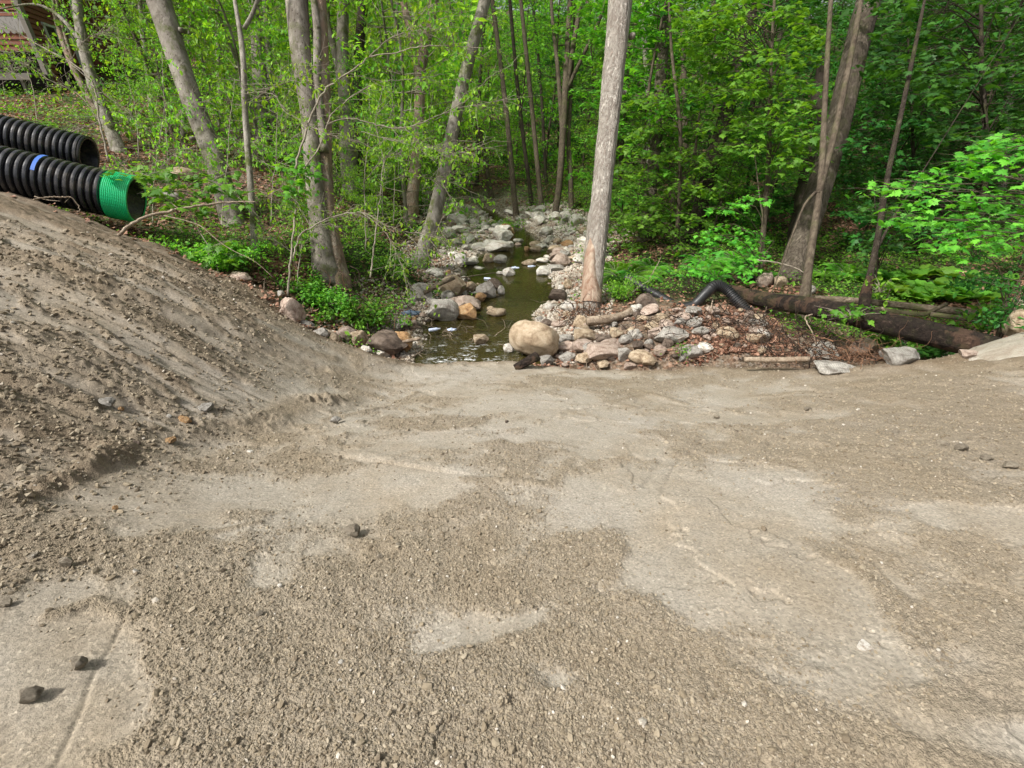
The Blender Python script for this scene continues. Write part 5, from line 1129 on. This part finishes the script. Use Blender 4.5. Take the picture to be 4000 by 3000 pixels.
# ------------------------------------------------------------------ house on the left hillside
def house():
    C = at(84, 110, 17.0); fx = np.array([-1.0, -.05, 0]); sx_ = np.array([-.35, .94, 0]); zb, zt = C[2], C[2]+5.4
    root = thing('house', (C[0], C[1], float(top_z(C[0], C[1]))), 'red brown clapboard house with a grey scalloped shingle band at the upper left', 'house'); B = np.array(root.location)
    def wall(o, d, L, z0, z1, skip=None):
        mb = MB(); d = d/np.linalg.norm(d); nrm = np.cross(d, [0, 0, 1]); nrm = nrm if nrm[1] < 0 or nrm[0] > .5 else -nrm
        z = z0
        while z < z1:
            if not (skip and skip[0] <= z < skip[1]):
                a = o+np.array([0, 0, z-o[2]]); h = .165
                V = [a+nrm*.05, a+d*L+nrm*.05, a+d*L+nrm*.012+[0, 0, h], a+nrm*.012+[0, 0, h], a-nrm*.1, a+d*L-nrm*.1, a+d*L-nrm*.1+[0, 0, h], a-nrm*.1+[0, 0, h]]
                mb.quads(V, [[0, 1, 2, 3], [4, 5, 1, 0], [3, 2, 6, 7], [1, 5, 6, 2], [4, 0, 3, 7]], None)
            z += .168
        return mb, nrm
    sb = (zb+.168*3, zb+.168*6)
    mb, nf = wall(C, fx, 7.5, zb, zt, sb); w_ = mb.build('front_wall', M['siding'], root, False, B)
    mb, ns = wall(C, sx_, 5.0, zb-1.5, zt); mb.build('side_wall', M['siding'], root, False, B)
    mb = MB()                                          # scalloped shingles
    for row in range(3, -1, -1):
        for k in range(34):
            c = C+fx*(.11+k*.22+(row % 2)*.11)+nf*(.03+.012*(3-row)*1.0)+np.array([0, 0, sb[0]-C[2]+row*.13+.10]); a = np.linspace(math.pi, 2*math.pi, 9)
            V = [c+fx*.105*math.cos(q)+np.array([0, 0, .11*math.sin(q)]) for q in a]+[c+fx*.105+[0, 0, .12], c-fx*.105+[0, 0, .12]]
            V2 = [p-nf*.012 for p in V]; n = len(V); cc = [c]; F = [(n*2, i, (i+1) % n) for i in range(n)]+[(i, n+i, (i+1) % n) for i in range(n)]+[((i+1) % n, n+i, n+(i+1) % n) for i in range(n)]
            mb.add(V+V2+[c+nf*.001], F)
    mb.build('shingle_band', M['shingle'], root, False, B)
    mb = MB(); mb.box(C+nf*.07+np.array([0, 0, 1.6]), (.17, .17, 5.2)); mb.build('corner_post', M['greytrim'], root, False, B)
    for s_, wd in ((1.6, .9),):
        o_ = C+sx_*s_+ns*.07; f = MB(); rot = math.atan2(sx_[1], sx_[0])
        for dz, hh, off, ww in ((.95, .09, 0, wd+.16), (-.35, .09, 0, wd+.16)): f.box(o_+[0, 0, dz], (ww, .06, hh), rot)
        for sg in (-1, 1): f.box(o_+sx_*sg*wd/2+[0, 0, .3], (.09, .055, 1.2), rot)
        wf = f.build('window', M['white'], root, False, B); g_ = MB(); g_.box(o_-ns*.01+[0, 0, .3], (wd-.08, .03, 1.2), rot); gl = g_.build('pane', M['glass'], None, False, B); gl.parent = wf; gl.location = (0, 0, 0)
    mb = MB(); mb.box(C+sx_*3.4+ns*.09+[0, 0, 0], (.14, .10, 3.4), math.atan2(sx_[1], sx_[0])); mb.build('downspout', M['white'], root, False, B)
    # near-black box paints the crawl space's shade; posts and a pale porch deck below the wall
    mb = MB(); mb.box(C+fx*3.8-nf*1.2+[0, 0, -1.0], (7.2, 1.4, 2.0), .05); mb.build('crawl_space_shade', M['void'], root, False, B)
    mb = MB()
    for k in range(7): mb.box(C+fx*(2.1+.0)-nf*0+nf*(.1+k*.15)+[0, 0, -.78+.0], (4.6, .135, .05), .05)
    mb.box(C+fx*2.1+nf*1.2+[0, 0, -.87], (4.6, .05, .2), .05); mb.build('porch_deck', M['greytrim'], root, False, B)
    for k in range(5):
        mb = MB(); mb.box(C+fx*(.2+k*.95)+nf*1.05+[0, 0, -1.5], (.1, .1, 1.3)); mb.build('deck_post', M['greytrim'], root, False, B)
        mb = MB(); mb.box(C+fx*(.35+k*.5)+nf*1.1+[0, 0, -.45], (.04, .04, .6)); mb.build('baluster', M['greytrim'], root, False, B)
    mb = MB(); P0 = C+[0, 0, 5.4]; a = P0+nf*.3-fx*.3; b = P0+nf*.3+fx*8; c = P0+fx*8-nf*6.5; d = P0-fx*.3-nf*6.5; r1 = (a+d)/2+[0, 0, 2.6]; r2 = (b+c)/2+[0, 0, 2.6]
    V = [a, b, c, d, r1, r2]; V = V+[p-np.array([0, 0, .18]) for p in V]; mb.add(V, [(0, 1, 5), (0, 5, 4), (2, 3, 4), (2, 4, 5), (6, 11, 7), (6, 10, 11), (8, 10, 9), (8, 11, 10), (0, 6, 1), (1, 6, 7), (2, 8, 3), (3, 8, 9), (0, 4, 10), (0, 10, 6), (4, 3, 9), (4, 9, 10)])
    mb.build('roof', M['void'], root, False, B)
    mb = MB(); bk = C+fx*7.4; mb.box((C+bk)/2-nf*5.0+[0, 0, 1.2], (7.2, .2, 6.0), .05); mb.box(bk-nf*2.6+[0, 0, 1.2], (.2, 4.8, 6.0), .05); mb.build('back_wall', M['siding'], root, False, B)
house()
P = at(100,232,15.5); mb = MB(); mb.box(P, (1.5,.16,.03), .0); tag(mb.build('pale_board', M['white'], None, False), 'pale board lying on the slope below the house', 'board')
P = at(250,252,14.2); mb = MB(); mb.tube([P+[-.5,0,.08], P+[.6,0,-.10]], .02, 8); tag(mb.build('pale_rail', M['white'], None, False), 'thin white rail lying on the slope right of the twin stemmed tree', 'rail')

# ------------------------------------------------------------------ ferns, broad leaved plants, shrubs
def make_fern():
    root = thing('fern', (0, 0, 0), 'x', 'fern'); st = MB(); lm = MB(); LF = T([(0,0,0),(.13,.45,.02),(0,1,-.08),(-.13,.45,.02)], [(0,1,2),(0,2,3)])
    for k in range(13):
        a = k/13*6.28+random.uniform(-.2, .2); L = random.uniform(.5, .85); d = np.array([math.cos(a), math.sin(a), 0])
        pts = np.array([d*L*s+np.array([0, 0, L*(1.15*s-1.0*s*s)*1.0]) for s in np.linspace(0, 1, 14)]); st.tube(pts, np.linspace(.005, .0015, 14), 4, cap=False)
        sd_ = np.array([-d[1], d[0], 0]); q = smooth_path(pts, 34); P = []; Mx = []
        for i in range(5, 34):
            s = i/33; ln = L*.30*math.sin(min(1, (1-s)*1.25+.06)*math.pi*.62)*min(1, s*4)
            for sg in (-1, 1):
                f = sd_*sg+d*.35+np.array([0, 0, -.15]); f /= np.linalg.norm(f); r2 = np.cross(f, [0, 0, 1]); r2 /= np.linalg.norm(r2); u2 = np.cross(r2, f); Mx.append(np.stack([r2, f, u2], 1)*ln); P.append(q[i])
        lm.inst(LF[0]*np.array([1.2, 1, 1]), LF[1], np.array(Mx), np.array(P), np.full(len(P), random.random()))
    st.build('stems', M['twig'], root); lm.build('fronds', M['leaf_maple'], root); return root
def make_broad():
    root = thing('broad_leaved_plant', (0, 0, 0), 'x', 'plant'); lm = MB()
    for k in range(9):
        a = k*2.4+random.uniform(-.3, .3); L = random.uniform(.26, .42); el = random.uniform(.35, 1.0); d = np.array([math.cos(a)*math.cos(el), math.sin(a)*math.cos(el), math.sin(el)]); sd_ = np.array([-math.sin(a), math.cos(a), 0]); up_ = np.cross(d, sd_)
        V = []; ns_ = 9
        for i in range(ns_+1):
            s = i/ns_; w2 = L*.36*math.sin(math.pi*min(1, s*.92+.06))**.8*(1.1-.35*s); c = d*(L*s*.95+.06)+np.array([0, 0, -.30*L*s*s*1.1])
            for j in (-1, -.5, 0, .5, 1): V.append(c+sd_*w2*j+up_*(-1)*abs(j)*w2*.0+np.array([0, 0, .10*abs(j)*w2*(1 if s < .7 else -.5)])+np.array([0, 0, .008*math.sin(i*2.2)*abs(j)]))
        i = np.arange(ns_)[:, None]*5; j = np.arange(4)[None]; lm.quads(V, np.stack([i+j, i+j+1, i+j+6, i+j+5], -1).reshape(-1, 4), np.full(ns_*8, random.random()))
    lm.build('leaves', M['leaf_herb'], root, True); return root
def clones(mk, spots, lab, grp):
    pr = mk(); first = True
    for sp3 in spots:
        u, v, sc = sp3[:3]; o = pr if first else copy_tree(pr); first = False; p = hit(u, v)[0]; o.location = p+np.array([0, 0, -.01]); o.rotation_euler = (0, 0, random.random()*6.28); o.scale = (sc,)*3
        o['label'] = sp3[3] if len(sp3) > 3 else lab
        if len(sp3) <= 3: o['group'] = grp
clones(make_fern, [(1345,612,1.15,'largest bright fern right beside the pale furrowed trunk'),(1382,606,.8,'smaller fern right of the largest bright fern'),(1330,590,.7,'fern tucked behind the largest bright fern'),(1560,585,.7),(1600,590,.7),(1500,590,.7),(1440,595,.65),(1470,600,.6),(1640,600,.6),(1830,600,.8),(1545,605,.55),(1780,600,.6),(1410,585,.8),(1520,575,.9),(1585,570,.8)], 'small fern in the weeds behind the drain pipes', 'ferns behind the drain pipes')
clones(make_broad, [(1950,650,1.1),(1985,655,1.2),(2020,650,1.2),(2050,655,1.1),(2085,650,1.2),(2120,655,1.1),(1925,640,1.0),(1960,632,1.0),(2000,636,1.1),(2035,632,1.1),(2075,634,1.0),(1870,612,.9),(1895,605,1),(1930,612,1),(1965,606,1.1),(2000,600,1.1),(2040,606,1.1),(1840,600,.9),(2140,640,1),(2160,615,1),(2100,612,1),(1380,612,.7)], 'broad leaved green plant on wet ground behind the long dark log', 'broad leaved plants behind the long dark log')
def shrub(label, u, v, t, spread, n, size, tmpl, lmat, name='shrub', h=.35):
    c = hit(u, v)[0] if t is None else at(u, v, t); root = thing(name, c, label, 'shrub'); wm = MB(); lm = MB(); P = []
    for k in range(26):
        e = c+rng.normal(0, 1, 3)*np.array(spread)*.6+np.array([0, 0, h*rng.uniform(.4, 1.2)]); e[2] = max(e[2], float(top_z(e[0], e[1]))+.05); m_ = (c+e)/2+[0, 0, .04]; wm.tube([c, m_, e], [.006, .004, .002], 4, cap=False)
        for _ in range(n//26): P.append(m_+(e-m_)*rng.uniform(0, 1.1)+rng.normal(0, .06, 3))
    wm.build('stems', M['twig'], root, False, c); leaves(lm, P, size, tmpl, .5, .2); lm.build('foliage', M[lmat], root, False, c)
shrub('small leaved round green shrub at the foot of the sliding drain pipe', 1345,650,None,(.45,.3,.1),1500,.035,OVAL,'leaf_beech2',h=.4)
shrub('low maple seedlings spreading below the long dark log', 1950,755,None,(.7,.35,.1),420,.085,MAPLE,'leaf_maple','maple_seedlings',.35)
shrub('low maple seedlings beside the huge pale boulder', 2020,775,None,(.55,.3,.1),380,.08,MAPLE,'leaf_shade','maple_seedlings',.25)
shrub('maple seedling in front of the middle of the long dark log', 1838,690,6.9,(.4,.15,.1),80,.085,MAPLE,'leaf_maple','maple_seedlings',.12)
shrub('leafy weed sprig in the front rubble row', 1468,766,None,(.12,.1,.05),90,.04,OVAL,'leaf_herb','weed',.08)
shrub('pale leafed dogwood shrub right of the broken logs', 2130,700,6.9,(.35,.3,.2),200,.10,OVAL,'leaf_maple','shrub',.25)
shrub('bright leafy plant growing on the black stump', 1900,632,8.0,(.25,.2,.2),70,.11,OVAL,'leaf_beech','shrub',.15)
shrub('dense green weed patch on the left bank above the riprap', 760,690,None,(.9,.45,.1),2600,.06,OVAL,'leaf_herb','weed_patch',.28)
shrub('green weed patch in front of the big pinkish grey block', 700,665,None,(.7,.4,.1),1800,.055,OVAL,'leaf_herb','weed_patch',.28)
shrub('green weeds at the foot of the leaning beech behind the dirt crest', 470,575,None,(.9,.5,.1),2200,.055,OVAL,'leaf_beech2','weed_patch',.35)
shrub('green weeds hanging over the left bank by the mossy tree', 850,600,None,(.6,.6,.15),1800,.05,OVAL,'leaf_herb','weed_patch',.4)
shrub('green weeds on the far stones below the red brown clump', 1090,497,None,(.8,.5,.1),500,.07,OVAL,'leaf_beech2','weed_patch',.3)

# ------------------------------------------------------------------ ground cover and leaf litter
def floor_pts(n, ymin=6.6, ymax=46):
    y = ymin+(ymax-ymin)*rng.random(n)**1.6; x = rng.uniform(-1.28, 1.28, n)*(y+2.5); ok = (y > crest(x)+.15-(.5*rng.random(n)**2 if n < 200000 else 0)); x, y = x[ok], y[ok]
    z = np.maximum(forest_z(x, y), np.where(y < crest(x)+.1, sand_z(x, y), -9)); return x, y, z, creek_d(x, y)
def rubble_k(x, y): return sstep(.3, .9, x)*sstep(5.0, 4.0, x)*sstep(9.6, 8.6, y)*.6+sstep(4.0, 5.0, x)*sstep(7.2, 7.8, x)*0+sstep(4, 5, x)*sstep(8.6, 7.6, x)*sstep(7.4, 6.8, y-.0*x)
x, y, z, cd_ = floor_pts(330000); gk = fbm(x*.55+3, y*.55, 4, 400); litter = 1.2*np.exp(-(((x+6.1)/1.3)**2+((y-12.6)/1.6)**2))+.8*np.exp(-(((x+10)/2.5)**2+((y-13.3)/1)**2))
k = (cd_ > .45) & (rng.random(len(x)) < np.clip(.52+2.4*gk-1.0*litter-3.5*rubble_k(x, y), 0.0, 1)*sstep(.4, 1.4, cd_)); x, y, z = x[k], y[k], z[k]; n = len(x)
hgt = np.abs(rng.normal(0, .11, n))+.02; s = (.030+.0028*y)*np.where(rng.random(n) < .12, 1.5, 1)
mb = MB(); sz = s[:, None, None]*(1+.3*rng.normal(0, 1, n)).clip(.5, 1.7)[:, None, None]; HERB = T([(0,0,0),(.30,.45,.05),(0,1,-.08),(-.30,.45,.05)], [(0,1,2),(0,2,3)])
mb.inst(HERB[0], HERB[1], orient(n, .4, None, .1)*sz, np.stack([x, y, z+hgt*(1+.5*(y > 12))], 1)); o = mb.build('ground_cover', M['leaf_herb']); tag(o, 'low green herbs covering the forest floor', 'ground cover', kind='stuff')
x, y, z, cd_ = floor_pts(150000); k = (cd_ > .15) & (rng.random(len(x)) < np.clip(.5-1.5*fbm(x*.55+3, y*.55, 4, 400)+.6*np.exp(-(((x+6.1)/1.5)**2+((y-12.6)/2)**2))+.25*rubble_k(x, y), .12, 1)); x, y, z = x[k], y[k], z[k]; n = len(x)
DEAD = T([(0,0,0),(.32,.3,.10),(.30,.7,-.05),(0,1,.12),(-.30,.7,.06),(-.32,.3,-.04)], [(0,1,2),(0,2,3),(0,3,4),(0,4,5)])
mb = MB(); mb.inst(DEAD[0], DEAD[1], orient(n, .35)*(.05+.002*y+.02*rng.random(n))[:, None, None], np.stack([x, y, z+.012+.015*rng.random(n)], 1)); o = mb.build('leaf_litter', M['leaf_dead']); tag(o, 'fallen brown leaves on the forest floor', 'leaf litter', kind='stuff')
# loose twigs lying about on banks, rubble and the foot of the slopes
mb = MB(); x, y, z, cd_ = floor_pts(5200, 6.4, 26); k = cd_ > -.1; x, y, z = x[k], y[k], z[k]
for i in range(min(1500, len(x))):
    a = rng.random()*6.28; L = rng.uniform(.12, .55); d = np.array([math.cos(a), math.sin(a), rng.normal(0, .12)])*L; p = np.array([x[i], y[i], z[i]+.02]); m_ = p+d*.5+rng.normal(0, .025, 3)
    r0 = rng.uniform(.0025, .007); mb.tube([p, m_, p+d], [r0, r0*.8, r0*.4], 4, cap=False)
tag(mb.build('twig_litter', M['dead']), 'dry fallen twigs scattered over banks and rubble', 'twigs', kind='stuff')
#END
